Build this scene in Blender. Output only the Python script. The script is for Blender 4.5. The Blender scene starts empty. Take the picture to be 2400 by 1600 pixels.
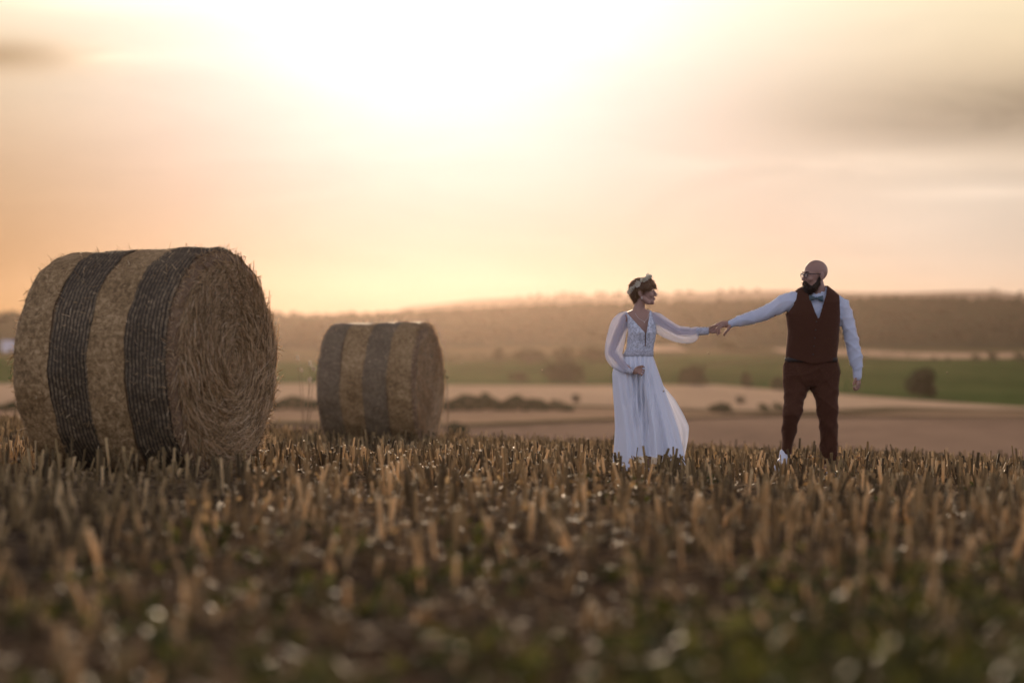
import bpy, math, random
import numpy as np
from mathutils import Vector, Matrix, noise
R = math.radians
rng = np.random.default_rng(7)
random.seed(7)
scene = bpy.context.scene
C = scene.collection

# ------------------------------------------------------------------ camera
CZ = 1.15                      # camera height above the couple's ground
FPX = 85.0 / 36.0 * 2400.0     # focal length in photo pixels
cam_d = bpy.data.cameras.new('camera')
cam = bpy.data.objects.new('camera', cam_d); C.objects.link(cam)
cam.location = (0, 0, CZ); cam.rotation_euler = (R(90), 0, 0)
cam_d.lens = 85; cam_d.sensor_width = 36; cam_d.sensor_fit = 'HORIZONTAL'
cam_d.clip_start = 0.1; cam_d.clip_end = 20000
cam_d.dof.use_dof = True; cam_d.dof.focus_distance = 20.6; cam_d.dof.aperture_fstop = 1.2
scene.camera = cam
def px(x, y, d):               # where a photo pixel falls at distance d
    return Vector(((x - 1200) / FPX * d, d, CZ + (800 - y) / FPX * d))

# ------------------------------------------------------------------ sun and sky
SUN_EL, SUN_AZ = 9.6, -1.9     # degrees; azimuth from +Y towards +X
SUN_DIR = Vector((math.sin(R(SUN_AZ)) * math.cos(R(SUN_EL)), math.cos(R(SUN_AZ)) * math.cos(R(SUN_EL)), math.sin(R(SUN_EL))))
sun_d = bpy.data.lights.new('sun', 'SUN'); sun_d.energy = 5.0; sun_d.angle = R(0.6); sun_d.color = (1.0, 0.77, 0.54)
sun = bpy.data.objects.new('sun', sun_d); C.objects.link(sun)
sun.rotation_euler = SUN_DIR.to_track_quat('Z', 'Y').to_euler()
scene.view_settings.view_transform = 'Standard'; scene.view_settings.look = 'None'
scene.view_settings.exposure = 0.0; scene.view_settings.gamma = 1.0
cy = scene.cycles
cy.max_bounces = 8; cy.diffuse_bounces = 3; cy.glossy_bounces = 2; cy.transmission_bounces = 4
cy.transparent_max_bounces = 12; cy.volume_bounces = 0; cy.caustics_reflective = False; cy.caustics_refractive = False
cy.sample_clamp_indirect = 6.0

class NT:
    """small node-tree writer"""
    def __init__(s, tree): s.t = tree; tree.nodes.clear()
    def n(s, typ, ins=None, **kw):
        nd = s.t.nodes.new(typ)
        for k, v in kw.items(): setattr(nd, k, v)
        for k, v in (ins or {}).items(): s.put(nd.inputs[k], v)
        return nd
    def put(s, sock, v):
        if isinstance(v, bpy.types.NodeSocket): s.t.links.new(v, sock)
        elif isinstance(v, bpy.types.Node): s.t.links.new(v.outputs[0], sock)
        else:
            if sock.type == 'RGBA' and len(v) == 3: v = (*v, 1)
            sock.default_value = v
    def m(s, op, a, b=None, c=None, clamp=False):
        nd = s.t.nodes.new('ShaderNodeMath'); nd.operation = op; nd.use_clamp = clamp
        for i, v in enumerate((a, b, c)):
            if v is not None: s.put(nd.inputs[i], v)
        return nd.outputs[0]
    def vm(s, op, a, b=None):
        nd = s.t.nodes.new('ShaderNodeVectorMath'); nd.operation = op
        s.put(nd.inputs[0], a)
        if b is not None: s.put(nd.inputs['Scale'] if op == 'SCALE' else nd.inputs[1], b)
        return nd.outputs['Value'] if op in ('DOT_PRODUCT', 'LENGTH') else nd.outputs[0]
    def mix(s, f, a, b, blend='MIX'):
        nd = s.t.nodes.new('ShaderNodeMix'); nd.data_type = 'RGBA'; nd.blend_type = blend; nd.clamp_factor = True
        s.put(nd.inputs[0], f); s.put(nd.inputs[6], a); s.put(nd.inputs[7], b)
        return nd.outputs[2]
    def ramp(s, f, stops):
        nd = s.t.nodes.new('ShaderNodeValToRGB'); cr = nd.color_ramp
        while len(cr.elements) < len(stops): cr.elements.new(0.5)
        for e, (p, c) in zip(cr.elements, stops): e.position = p; e.color = (*c, 1) if len(c) == 3 else c
        s.put(nd.inputs[0], f)
        return nd.outputs[0]
    def noise(s, vec, scale, detail=3, rough=0.55, dist=0.0):
        nd = s.n('ShaderNodeTexNoise', {'Scale': scale, 'Detail': detail, 'Roughness': rough, 'Distortion': dist})
        if vec is not None: s.put(nd.inputs['Vector'], vec)
        return nd.outputs[0]
    def mapr(s, f, a, b, c, d):
        nd = s.n('ShaderNodeMapRange', {'Value': f, 'From Min': a, 'From Max': b, 'To Min': c, 'To Max': d})
        return nd.outputs[0]

def gauss2(w, u, v, u0, v0, su, sv):        # an elliptical patch of sky, degrees
    a = w.m('DIVIDE', w.m('SUBTRACT', u, u0), su); b = w.m('DIVIDE', w.m('SUBTRACT', v, v0), sv)
    return w.m('EXPONENT', w.m('MULTIPLY', w.m('ADD', w.m('MULTIPLY', a, a), w.m('MULTIPLY', b, b)), -1.0))

world = bpy.data.worlds.new('World'); scene.world = world; world.use_nodes = True
w = NT(world.node_tree)
sky = w.n('ShaderNodeTexSky', sky_type='NISHITA', sun_disc=False)
sky.sun_elevation = R(SUN_EL); sky.sun_rotation = R(SUN_AZ); sky.altitude = 100
sky.air_density = 1.3; sky.dust_density = 0.1; sky.ozone_density = 2.0
tc = w.n('ShaderNodeTexCoord')
dirv = w.vm('NORMALIZE', tc.outputs['Generated'])
sep = w.n('ShaderNodeSeparateXYZ', {0: dirv})
az = w.m('MULTIPLY', w.m('ARCTAN2', sep.outputs[0], sep.outputs[1]), 57.2958)
el = w.m('MULTIPLY', w.m('ARCSINE', sep.outputs[2]), 57.2958)
ang = w.m('MULTIPLY', w.m('ARCCOSINE', w.m('MINIMUM', w.vm('DOT_PRODUCT', dirv, tuple(SUN_DIR)), 0.999999)), 57.2958)
elp = w.m('MAXIMUM', el, 0.0)
# the sun's aureole behind thin cloud, and the warm band above the horizon on the sun's side
core = w.m('EXPONENT', w.m('MULTIPLY', w.m('POWER', w.m('DIVIDE', ang, 5.1), 2.0), -1.0))
halo = w.m('EXPONENT', w.m('MULTIPLY', w.m('POWER', w.m('DIVIDE', ang, 9.0), 2.0), -1.0))
side = w.m('EXPONENT', w.m('MULTIPLY', w.m('POWER', w.m('DIVIDE', az, 50.0), 2.0), -1.0))
band = w.m('MULTIPLY', w.m('EXPONENT', w.m('MULTIPLY', elp, -1 / 25.0)), side)
upper = w.m('MULTIPLY', w.m('EXPONENT', w.m('MULTIPLY', w.m('POWER', w.m('DIVIDE', w.m('SUBTRACT', el, 12.0), 5.8), 2.0), -1.0)), side)
# cloud sheets: noise drawn out along the horizon
cvec = w.n('ShaderNodeCombineXYZ', {0: w.m('MULTIPLY', az, 0.10), 1: w.m('MULTIPLY', el, 0.55), 2: 3.7})
cn = w.noise(cvec.outputs[0], 1.0, 5, 0.55, 0.6)
streak = w.mapr(cn, 0.35, 0.70, 0.0, 1.0)
soft = w.noise(w.n('ShaderNodeCombineXYZ', {0: w.m('MULTIPLY', az, 0.16), 1: w.m('MULTIPLY', el, 0.8), 2: 1.3}).outputs[0], 1.0, 6, 0.6, 0.8)
dark = w.m('MULTIPLY', gauss2(w, az, el, 14.5, 5.4, 6.2, 0.92), 0.56)
dark = w.m('ADD', dark, w.m('MULTIPLY', gauss2(w, az, el, 8.5, 5.2, 3.2, 1.1), 0.12))
dark = w.m('ADD', dark, w.m('MULTIPLY', gauss2(w, az, el, 12.5, 2.6, 2.2, .8), 0.13))
dark = w.m('ADD', dark, w.m('MULTIPLY', gauss2(w, az, el, 12.8, 3.85, 2.4, .22), 0.10))
dark = w.m('ADD', dark, w.m('MULTIPLY', gauss2(w, az, el, -12.0, 6.6, 2.3, 0.36), 0.40))
dark = w.m('ADD', dark, w.m('MULTIPLY', gauss2(w, az, el, -12.0, 1.8, 2.4, 1.6), 0.12))
dark = w.m('MULTIPLY', dark, w.mapr(soft, 0.30, 0.68, 0.6, 1.25))
bright = w.m('MULTIPLY', gauss2(w, az, el, 9.5, 4.15, 4.5, 0.28), w.mapr(soft, 0.40, 0.62, 0.02, 0.22))
bright = w.m('ADD', bright, w.m('MULTIPLY', gauss2(w, az, el, 10.8, 3.45, 1.8, 0.14), w.mapr(soft, 0.35, 0.6, 0.05, 0.20)))
bright = w.m('ADD', bright, w.m('MULTIPLY', gauss2(w, az, el, -9.4, 6.6, 1.6, 0.35), w.mapr(soft, 0.35, 0.6, 0.0, 0.35)))
bright = w.m('ADD', bright, w.m('MULTIPLY', gauss2(w, az, el, -10.5, 7.9, 2.6, 0.3), 0.18))
mod = w.m('SUBTRACT', w.m('ADD', 1.0, bright), dark)
mod = w.m('MULTIPLY', mod, w.mapr(soft, 0.3, 0.7, 0.955, 1.04))
BG = 0.05
def lobe(f, col, k): return w.vm('SCALE', tuple(c * k / BG for c in col), f)
east = gauss2(w, az, elp, 12.0, 2.6, 8.0, 2.8)
glow = w.vm('ADD', w.vm('ADD', lobe(core, (.02, .09, .26), 1.0), lobe(halo, (.05, .245, .45), 1.0)),
            w.vm('ADD', lobe(band, (.545, .210, .025), 1.0), lobe(upper, (.95, .98, .70), 1.0)))
glow = w.vm('ADD', glow, lobe(east, (.22, .32, .37), 1.0))
# pale blue fill light added to the dome away from the sun, over thin cloud
fill_veil = w.n('ShaderNodeMapRange', {'Value': ang, 'From Min': 22.0, 'From Max': 75.0}, interpolation_type='SMOOTHSTEP').outputs[0]
tot = w.vm('ADD', w.vm('ADD', w.vm('MULTIPLY', sky.outputs[0], (.06, .12, .20)), glow), lobe(w.m('MULTIPLY', fill_veil, w.mapr(el, 15, 75, 1.65, .15)), (.48, .485, .61), 0.92))
col = w.vm('SCALE', tot, mod)
col = w.mix(w.m('MULTIPLY', gauss2(w, az, el, -12.0, 6.6, 2.6, 0.42), .9), col, w.vm('MULTIPLY', col, (1.02, .88, .74)))
bg = w.n('ShaderNodeBackground', {'Color': col, 'Strength': BG})
w.n('ShaderNodeOutputWorld', {'Surface': bg.outputs[0]})

# ------------------------------------------------------------------ helpers
def tag(o, label=None, cat=None, group=None, kind=None):
    if label: o['label'] = label
    if cat: o['category'] = cat
    if group: o['group'] = group
    if kind: o['kind'] = kind
    return o
def empty(name, loc, rz=0.0):
    o = bpy.data.objects.new(name, None); C.objects.link(o)
    o.location = loc; o.rotation_euler = (0, 0, rz); o.empty_display_size = 0.2
    return o
def link_mesh(name, me, mat, parent=None):
    o = bpy.data.objects.new(name, me); C.objects.link(o)
    if mat is not None:
        me.materials.clear(); me.materials.append(mat)
    if parent is not None:
        o.parent = parent
    return o
def mesh_np(name, V, F, smooth=True, attr=None):
    """V (n,3); F (m,k) array or a list of arrays of different widths"""
    V = np.asarray(V, np.float32); Fs = F if isinstance(F, list) else [F]
    Fs = [np.asarray(f, np.int32) for f in Fs if len(f)]
    me = bpy.data.meshes.new(name)
    me.vertices.add(len(V)); me.vertices.foreach_set('co', V.ravel())
    loops = np.concatenate([f.ravel() for f in Fs]); cnt = np.concatenate([np.full(len(f), f.shape[1], np.int32) for f in Fs])
    me.loops.add(len(loops)); me.loops.foreach_set('vertex_index', loops)
    me.polygons.add(len(cnt))
    st = np.concatenate([[0], np.cumsum(cnt)[:-1]]).astype(np.int32)
    me.polygons.foreach_set('loop_start', st)
    me.update(calc_edges=True); me.validate()
    if smooth: me.polygons.foreach_set('use_smooth', np.ones(len(me.polygons), bool))
    if attr is not None:
        a = me.attributes.new('rnd', 'FLOAT', 'POINT'); a.data.foreach_set('value', np.asarray(attr, np.float32))
    return me
def grid_faces(nu, nv, wrap_u=False, base=0):
    """faces of a (nv rows) x (nu columns) grid"""
    iu = np.arange(nu if wrap_u else nu - 1); iv = np.arange(nv - 1)
    a, b = np.meshgrid(iu, iv); a = a.ravel(); b = b.ravel(); a2_ = (a + 1) % nu
    return np.stack([b * nu + a, b * nu + a2_, (b + 1) * nu + a2_, (b + 1) * nu + a], 1) + base
class MB:
    """collects closed pieces into one mesh"""
    def __init__(s): s.V = []; s.F4 = []; s.F3 = []; s.n = 0
    def add(s, V, F4=(), F3=()):
        V = np.asarray(V, float)
        if len(F4): s.F4.append(np.asarray(F4) + s.n)
        if len(F3): s.F3.append(np.asarray(F3) + s.n)
        s.V.append(V); s.n += len(V)
    def tube(s, rings, closed=True):
        """rings (n,k,3), ends capped with a fan"""
        rings = np.asarray(rings, float); n, k, _ = rings.shape
        V = rings.reshape(-1, 3); F4 = grid_faces(k, n, True); F3 = []
        if closed:
            V = np.vstack([V, rings[0].mean(0), rings[-1].mean(0)]); a = np.arange(k); b = (a + 1) % k
            F3 = np.vstack([np.stack([b, a, np.full(k, n * k)], 1), np.stack([(n - 1) * k + a, (n - 1) * k + b, np.full(k, n * k + 1)], 1)])
        s.add(V, F4, F3)
    def ell(s, c, r, rot=None, nu=20, nv=12):
        t = np.linspace(0.03, math.pi - 0.03, nv); a = np.linspace(0, 2 * math.pi, nu, endpoint=False)
        P = np.stack([np.sin(t)[:, None] * np.cos(a), np.sin(t)[:, None] * np.sin(a), -np.cos(t)[:, None] * np.ones(nu)], -1) * np.asarray(r)
        if rot is not None: P = P @ np.array(rot.to_3x3()).T
        s.tube(P + np.asarray(c))
    def chain(s, pts, rad, k=14, flat=1.0):
        """a rounded tapering limb through pts; flat squashes it along Y"""
        pts = [np.array(p, float) for p in pts]; rings = []
        a = np.linspace(0, 2 * math.pi, k, endpoint=False)
        fr = []
        for i in range(len(pts)):
            d = pts[min(i + 1, len(pts) - 1)] - pts[max(i - 1, 0)]; d /= np.linalg.norm(d) + 1e-9
            ref = np.array([0, 1.0, 0]) if abs(d[1]) < 0.9 else np.array([1.0, 0, 0])
            u = np.cross(d, ref); u /= np.linalg.norm(u); v = np.cross(d, u); fr.append((d, u, v))
        def ring(c, fr_, r): return c + (np.cos(a)[:, None] * fr_[1] + np.sin(a)[:, None] * fr_[2] * flat) * r
        for q in (0.85, 0.5, 0.15): rings.append(ring(pts[0] - fr[0][0] * rad[0] * math.sin(q * 1.5708), fr[0], rad[0] * math.cos(q * 1.5708)))
        for p, f, r in zip(pts, fr, rad): rings.append(ring(p, f, r))
        for q in (0.15, 0.5, 0.85): rings.append(ring(pts[-1] + fr[-1][0] * rad[-1] * math.sin(q * 1.5708), fr[-1], rad[-1] * math.cos(q * 1.5708)))
        s.tube(rings)
    def box(s, c, h, rot=None):
        P = np.array([[x, y, z] for z in (-1, 1) for y in (-1, 1) for x in (-1, 1)], float) * np.asarray(h)
        if rot is not None: P = P @ np.array(rot.to_3x3()).T
        s.add(P + np.asarray(c), [[0, 2, 3, 1], [4, 5, 7, 6], [0, 1, 5, 4], [2, 6, 7, 3], [0, 4, 6, 2], [1, 3, 7, 5]])
    def mesh(s, name, smooth=True):
        return mesh_np(name, np.vstack(s.V), [np.vstack(f) for f in (s.F4, s.F3) if f], smooth)
    def obj(s, name, mat, parent=None, smooth=True): return link_mesh(name, s.mesh(name, smooth), mat, parent)
    def remesh(s, name, mat, parent, voxel, smooth=4, disp=None):
        """fuse all pieces into one continuous skin"""
        tmp = bpy.data.objects.new('fuse', s.mesh('fuse')); C.objects.link(tmp)
        md = tmp.modifiers.new('r', 'REMESH'); md.mode = 'VOXEL'; md.voxel_size = voxel; md.use_smooth_shade = True
        if smooth:
            sm = tmp.modifiers.new('s', 'SMOOTH'); sm.factor = 0.5; sm.iterations = smooth
        dg = bpy.context.evaluated_depsgraph_get()
        me = bpy.data.meshes.new_from_object(tmp.evaluated_get(dg)); me.name = name
        bpy.data.objects.remove(tmp, do_unlink=True)
        me.polygons.foreach_set('use_smooth', np.ones(len(me.polygons), bool))
        if disp is not None:
            n = len(me.vertices); co = np.zeros(n * 3, np.float32); me.vertices.foreach_get('co', co); co = co.reshape(-1, 3)
            no = np.zeros(n * 3, np.float32); me.vertex_normals.foreach_get('vector', no); no = no.reshape(-1, 3)
            co = co + no * disp(co)[:, None]; me.vertices.foreach_set('co', co.ravel().astype(np.float32)); me.update()
        return link_mesh(name, me, mat, parent)

def mat_new(name):
    m = bpy.data.materials.new(name); m.use_nodes = True
    return m, NT(m.node_tree)
def leafy(name, stops, trans=0.35, tcol=None, rough=0.6, spec=0.3, nscale=None, hue_noise=True):
    """diffuse + translucent + gloss, colour from the per-piece random attribute"""
    m, t = mat_new(name)
    at = t.n('ShaderNodeAttribute', attribute_name='rnd')
    col_ = t.ramp(at.outputs['Fac'], stops)
    p = t.n('ShaderNodeBsdfPrincipled', {'Base Color': col_, 'Roughness': rough, 'Specular IOR Level': spec})
    tl = t.n('ShaderNodeBsdfTranslucent', {'Color': t.vm('MULTIPLY', col_, tcol or (1.3, 1.2, 0.9))})
    mx = t.n('ShaderNodeMixShader', {0: trans, 1: p.outputs[0], 2: tl.outputs[0]})
    t.n('ShaderNodeOutputMaterial', {'Surface': mx.outputs[0]})
    return m
def plain(name, col_, rough=0.6, spec=0.4, nscale=0, namp=0.2, sheen=0.0, bump=0.0, bscale=200, trans=0.0, tcol=None, sss=0.0):
    m, t = mat_new(name)
    tcn = t.n('ShaderNodeTexCoord'); c = (*col_, 1)
    if nscale:
        f = t.noise(tcn.outputs['Object'], nscale, 4)
        c = t.mix(f, tuple(v * (1 - namp) for v in col_), tuple(min(1, v * (1 + namp)) for v in col_))
    p = t.n('ShaderNodeBsdfPrincipled', {'Base Color': c, 'Roughness': rough, 'Specular IOR Level': spec})
    if sheen:
        p.inputs['Sheen Weight'].default_value = sheen; p.inputs['Sheen Tint'].default_value = (*[min(1, v ** .35) for v in col_], 1); p.inputs['Sheen Roughness'].default_value = 0.4
    if sss:
        p.inputs['Subsurface Weight'].default_value = sss; p.inputs['Subsurface Radius'].default_value = (0.012, 0.004, 0.002)
    if bump:
        b = t.n('ShaderNodeBump', {'Strength': bump, 'Distance': 0.004, 'Height': t.noise(tcn.outputs['Object'], bscale, 3)})
        t.put(p.inputs['Normal'], b.outputs[0])
    out = p.outputs[0]
    if trans:
        tl = t.n('ShaderNodeBsdfTranslucent', {'Color': tcol or (*col_, 1)})
        out = t.n('ShaderNodeMixShader', {0: trans, 1: out, 2: tl.outputs[0]}).outputs[0]
    t.n('ShaderNodeOutputMaterial', {'Surface': out})
    return m

# ------------------------------------------------------------------ the land
_D = np.array([-60, -20, 0, 6, 12, 18, 21, 27, 33, 40, 50, 70, 100, 140, 200, 260, 400, 700, 900])
_Z = np.array([-.9, -.85, -.80, -.82, -.89, -1.02, -1.125, -1.31, -1.47, -1.75, -2.6, -4.6, -5.9, -6.5, -6.9, -7.45, -7.5, -3.9, 2.0])
_t = np.linspace(-60, 900, 9601)
_zz = np.interp(_t, _D, _Z)
for _wd in (15, 15):
    _k = np.ones(2 * _wd + 1) / (2 * _wd + 1); _zz = np.convolve(np.pad(_zz, _wd, 'edge'), _k, 'valid')
def gz(x, y):
    x = np.asarray(x, float); y = np.asarray(y, float)
    z = np.interp(y, _t, _zz) + CZ
    f = np.clip((y - 21) / 12, 0, 1) * np.clip((90 - y) / 50, 0, 1)
    z = z - 0.022 * np.clip(x, -9, 14) * f - 0.020 * np.clip(x, -9, 14) * np.clip((y - 8) / 8, 0, 1) * np.clip((90 - y) / 50, 0, 1)
    near = np.clip((60 - y) / 30, 0, 1)
    z = z + near * (0.018 * np.sin(x * 1.7 + y * .6) * np.sin(y * 1.1 - x * .4) + 0.01 * np.sin(x * 4.1 + 1) * np.sin(y * 3.3))
    far = np.clip((y - 90) / 120, 0, 1)
    return z + far * (0.35 * np.sin(x * .021 + y * .009) + 0.2 * np.sin(x * .05 - y * .023 + 2))
def field(name, x0, x1, near, far, nu, nv, mat, lift=0.0):
    """a sheet of land between two boundary lines y = near(x) and y = far(x)"""
    u = np.linspace(0, 1, nu); v = np.linspace(0, 1, nv); X = []; 
    for vi in v:
        x = (x0 + (x1 - x0) * u)
        y = near(x) * (1 - vi) + far(x) * vi
        X.append(np.stack([x, y, gz(x, y) + lift], -1))
    me = mesh_np(name, np.array(X).reshape(-1, 3), grid_faces(nu, nv))
    return tag(link_mesh(name, me, mat), kind='structure')
def soil_mat(name, stops, s1, s2, bump=0.4, stretch=(1, 1, 1), rough=0.9, spec=0.0):
    m, t = mat_new(name)
    g = t.n('ShaderNodeNewGeometry'); v = t.vm('MULTIPLY', g.outputs['Position'], stretch)
    a = t.noise(v, s1, 4); b = t.noise(v, s2, 5, 0.65)
    f = t.m('ADD', t.m('MULTIPLY', a, 0.6), t.m('MULTIPLY', b, 0.4))
    col_ = t.ramp(f, stops)
    p = t.n('ShaderNodeBsdfPrincipled', {'Base Color': col_, 'Roughness': rough, 'Specular IOR Level': spec})
    bm = t.n('ShaderNodeBump', {'Strength': bump, 'Distance': 0.03, 'Height': b}); t.put(p.inputs['Normal'], bm.outputs[0])
    t.n('ShaderNodeOutputMaterial', {'Surface': p.outputs[0]})
    return m
M = {}
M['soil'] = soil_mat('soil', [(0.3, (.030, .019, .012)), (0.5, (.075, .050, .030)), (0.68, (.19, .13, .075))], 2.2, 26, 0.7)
M['tan'] = soil_mat('tan_field', [(0.34, (.27, .18, .108)), (0.5, (.35, .23, .138)), (0.66, (.43, .285, .17))], .03, .4, .2, (1, .35, 1))
M['brown'] = soil_mat('brown_field', [(0.34, (.20, .135, .088)), (0.5, (.27, .18, .118)), (0.66, (.35, .235, .15))], .05, .6, .2, (1, .3, 1))
M['pale'] = soil_mat('pale_field', [(0.34, (.40, .275, .17)), (0.5, (.48, .33, .205)), (0.66, (.56, .39, .245))], .03, .4, .2, (1, .25, 1))
M['green'] = soil_mat('green_field', [(0.36, (.026, .044, .011)), (0.5, (.044, .076, .018)), (0.62, (.078, .105, .030))], .02, .3, .2, (1, .4, 1))
M['meadow'] = soil_mat('meadow', [(0.32, (.075, .068, .030)), (0.5, (.10, .086, .040)), (0.68, (.14, .11, .055))], .03, .3, .2, (1, .4, 1))
M['far'] = soil_mat('hazed_far_ground', [(0.3, (.26, .185, .12)), (0.7, (.42, .30, .20))], .006, .05, .1)  # paler ground colour stands in for haze over the far ridge
M['hill'] = soil_mat('hill_ground', [(0.3, (.03, .035, .018)), (0.7, (.06, .06, .03))], .01, .1, .2)
cst = lambda v: (lambda x: np.full_like(x, v, dtype=float))
def yb(table, d_of):           # boundary line from (photo x, photo y) pairs, walked out to the land's own distance
    tx = np.array([p[0] for p in table], float); ty = np.array([p[1] for p in table], float)
    dd = np.linspace(120, 880, 4000); prof = 800 - (np.interp(dd, _t, _zz)) / dd * FPX
    def dist(ypix): return dd[np.argmin(np.abs(prof[:, None] - ypix), axis=0)]
    dist_t = dist(ty); X = (tx - 1200) / FPX * dist_t
    return lambda x: np.interp(x, X, dist_t)
b_brown = yb([(0, 1000), (1100, 1003), (1400, 990), (1800, 974), (2400, 972)], None)       # dark furrows -> tan
b_tan = yb([(0, 958), (700, 958), (1330, 958), (1500, 962), (1800, 966), (2100, 952), (2400, 955)], None)   # tan -> pale
b_pale = yb([(0, 905), (900, 897), (1700, 897), (1830, 912), (2050, 925), (2400, 945)], None)  # pale -> green
b_green = yb([(0, 835), (1000, 848), (1300, 835), (1700, 836), (2000, 838), (2400, 846)], None)
XW = 160
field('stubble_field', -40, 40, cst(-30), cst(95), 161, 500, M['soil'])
field('brown_field', -XW, XW, cst(95), b_brown, 60, 30, M['brown'])
field('tan_field', -XW, XW, b_brown, b_tan, 60, 20, M['tan'])
field('pale_field', -XW, XW, b_tan, b_pale, 60, 20, M['pale'])
field('green_field', -XW, XW, b_pale, b_green, 60, 20, M['green'])
field('meadow', -XW * 1.2, XW * 1.2, b_green, cst(760), 60, 20, M['meadow'])
M['margin'] = soil_mat('field_margin', [(0.3, (.05, .045, .020)), (0.5, (.085, .072, .034)), (0.7, (.13, .105, .055))], .08, .6, .3, (1, .5, 1))
field('field_margin', -60, 12, lambda x: b_tan(x) - 6, lambda x: b_tan(x) + 1.5, 60, 6, M['margin'], .12)
field('field_margin', 16, XW, lambda x: b_tan(x) - 9 - 2 * np.sin(x * .2), lambda x: b_tan(x) + 1.5 + 1.5 * np.sin(x * .33), 60, 6, M['margin'], .12)
field('field_margin', -30, XW, lambda x: b_brown(x) - 5, lambda x: b_brown(x) + 1 + 1.2 * np.sin(x * .23), 60, 6, M['margin'], .12)
b_gap = yb([(0, 838), (1500, 838), (2000, 838), (2150, 845), (2400, 846)], None); b_gap2 = yb([(0, 822), (1500, 822), (2000, 824), (2150, 829), (2400, 830)], None)
field('pale_field', 78, 150, b_gap, b_gap2, 30, 6, M['pale'], .35)
b_gp = yb([(0, 829), (2400, 829)], None); b_gp2 = yb([(0, 812), (2400, 812)], None)
field('pale_field', 34, 52, b_gp, b_gp2, 30, 6, M['pale'], .35)
field('valley_floor', -900, -XW, cst(95), cst(760), 30, 30, M['tan'])
field('valley_floor', XW, 900, cst(95), cst(760), 30, 30, M['tan'])

def hill(name, d0, dr, d1, table, xw, nu, nv, mat, base):
    tx = (np.array([p[0] for p in table], float) - 1200) / FPX * dr
    tz = CZ + (800 - np.array([p[1] for p in table], float)) / FPX * dr
    def hz(x, y):
        top = np.interp(x, tx, tz) + 1.2 * np.sin(x * .013) + .8 * np.sin(x * .041 + 1)
        f = np.where(y < dr, np.clip((y - d0) / (dr - d0), 0, 1), np.clip((d1 - y) / (d1 - dr), 0, 1))
        f = np.sin(f * math.pi / 2) ** 1.15
        return base(x, d0) * (1 - f) + top * f
    u = np.linspace(-xw, xw, nu); v = np.linspace(d0, d1, nv)
    Xg, Yg = np.meshgrid(u, v)
    me = mesh_np(name, np.stack([Xg, Yg, hz(Xg, Yg)], -1).reshape(-1, 3), grid_faces(nu, nv))
    tag(link_mesh(name, me, mat), kind='structure')
    return hz
hz1 = hill('wooded_hill', 760, 1130, 1400, [(-2500, 735), (0, 733), (640, 735), (900, 733), (1200, 728), (1400, 722), (1550, 714), (2000, 712), (2400, 706), (4500, 690)], 900, 200, 60, M['hill'], lambda x, d: gz(x, np.full_like(x, d)))
hz2 = hill('far_hill', 1350, 1600, 1700, [(-2500, 740), (0, 745), (880, 735), (960, 715), (1100, 702), (1250, 699), (1500, 692), (2080, 684), (2300, 680), (2400, 690), (4500, 700)], 1900, 200, 30, M['far'], lambda x, d: np.full_like(x, -2.0))
# trees on the hills, standing so thick and far that they read as one wood
ICO = None
def ico():
    global ICO
    if ICO is None:
        import bmesh
        b = bmesh.new(); bmesh.ops.create_icosphere(b, subdivisions=2, radius=1.0)
        ICO = (np.array([v.co for v in b.verts]), np.array([[v.index for v in f.verts] for f in b.faces])); b.free()
    return ICO
def canopy(name, n, xf, d0, d1, hz, r0, r1, mat, label, dens=None):
    V0, F0 = ico(); k = len(V0)
    d = rng.uniform(d0, d1, n); x = rng.uniform(-1, 1, n) * xf * d / d1
    if dens is not None:
        keep = rng.uniform(0, 1, n) < dens(x, d); x = x[keep]; d = d[keep]; n = len(x)
    r = rng.uniform(r0, r1, n); z = hz(x, d) + r * rng.uniform(-.1, .5, n)
    V = V0[None] * r[:, None, None] * (1 + 0.28 * rng.standard_normal((n, k, 1)))
    V = V * np.stack([np.ones(n), np.ones(n), rng.uniform(.8, 1.25, n)], 1)[:, None, :]
    V = V + np.stack([x, d, z], 1)[:, None, :]
    F = (F0[None] + (np.arange(n) * k)[:, None, None]).reshape(-1, 3)
    me = mesh_np(name, V.reshape(-1, 3), F, False, np.repeat(rng.uniform(0, 1, n), k))
    return tag(link_mesh(name, me, mat), label, 'wood', kind='stuff')
M['wood'] = leafy('wood_foliage', [(0, (.042, .042, .018)), (.5, (.050, .046, .020)), (1, (.062, .052, .024))], .15, rough=.9, spec=.1)
canopy('forest', 7000, 520, 790, 1230, hz1, .7, 1.4, M['wood'], 'brown green wood covering the long hill across the valley',
       lambda x, d: np.clip(.35 + .65 * (x > -80) + .3 * np.sin(x * .03 + d * .02), .1, 1))
canopy('forest', 900, 600, 1560, 1640, hz2, .8, 1.6, M['wood'], 'faint thin line of trees on the farthest ridge below the sky',
       lambda x, d: np.clip(.2 + np.sin(x * .02), 0, 1))

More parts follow.
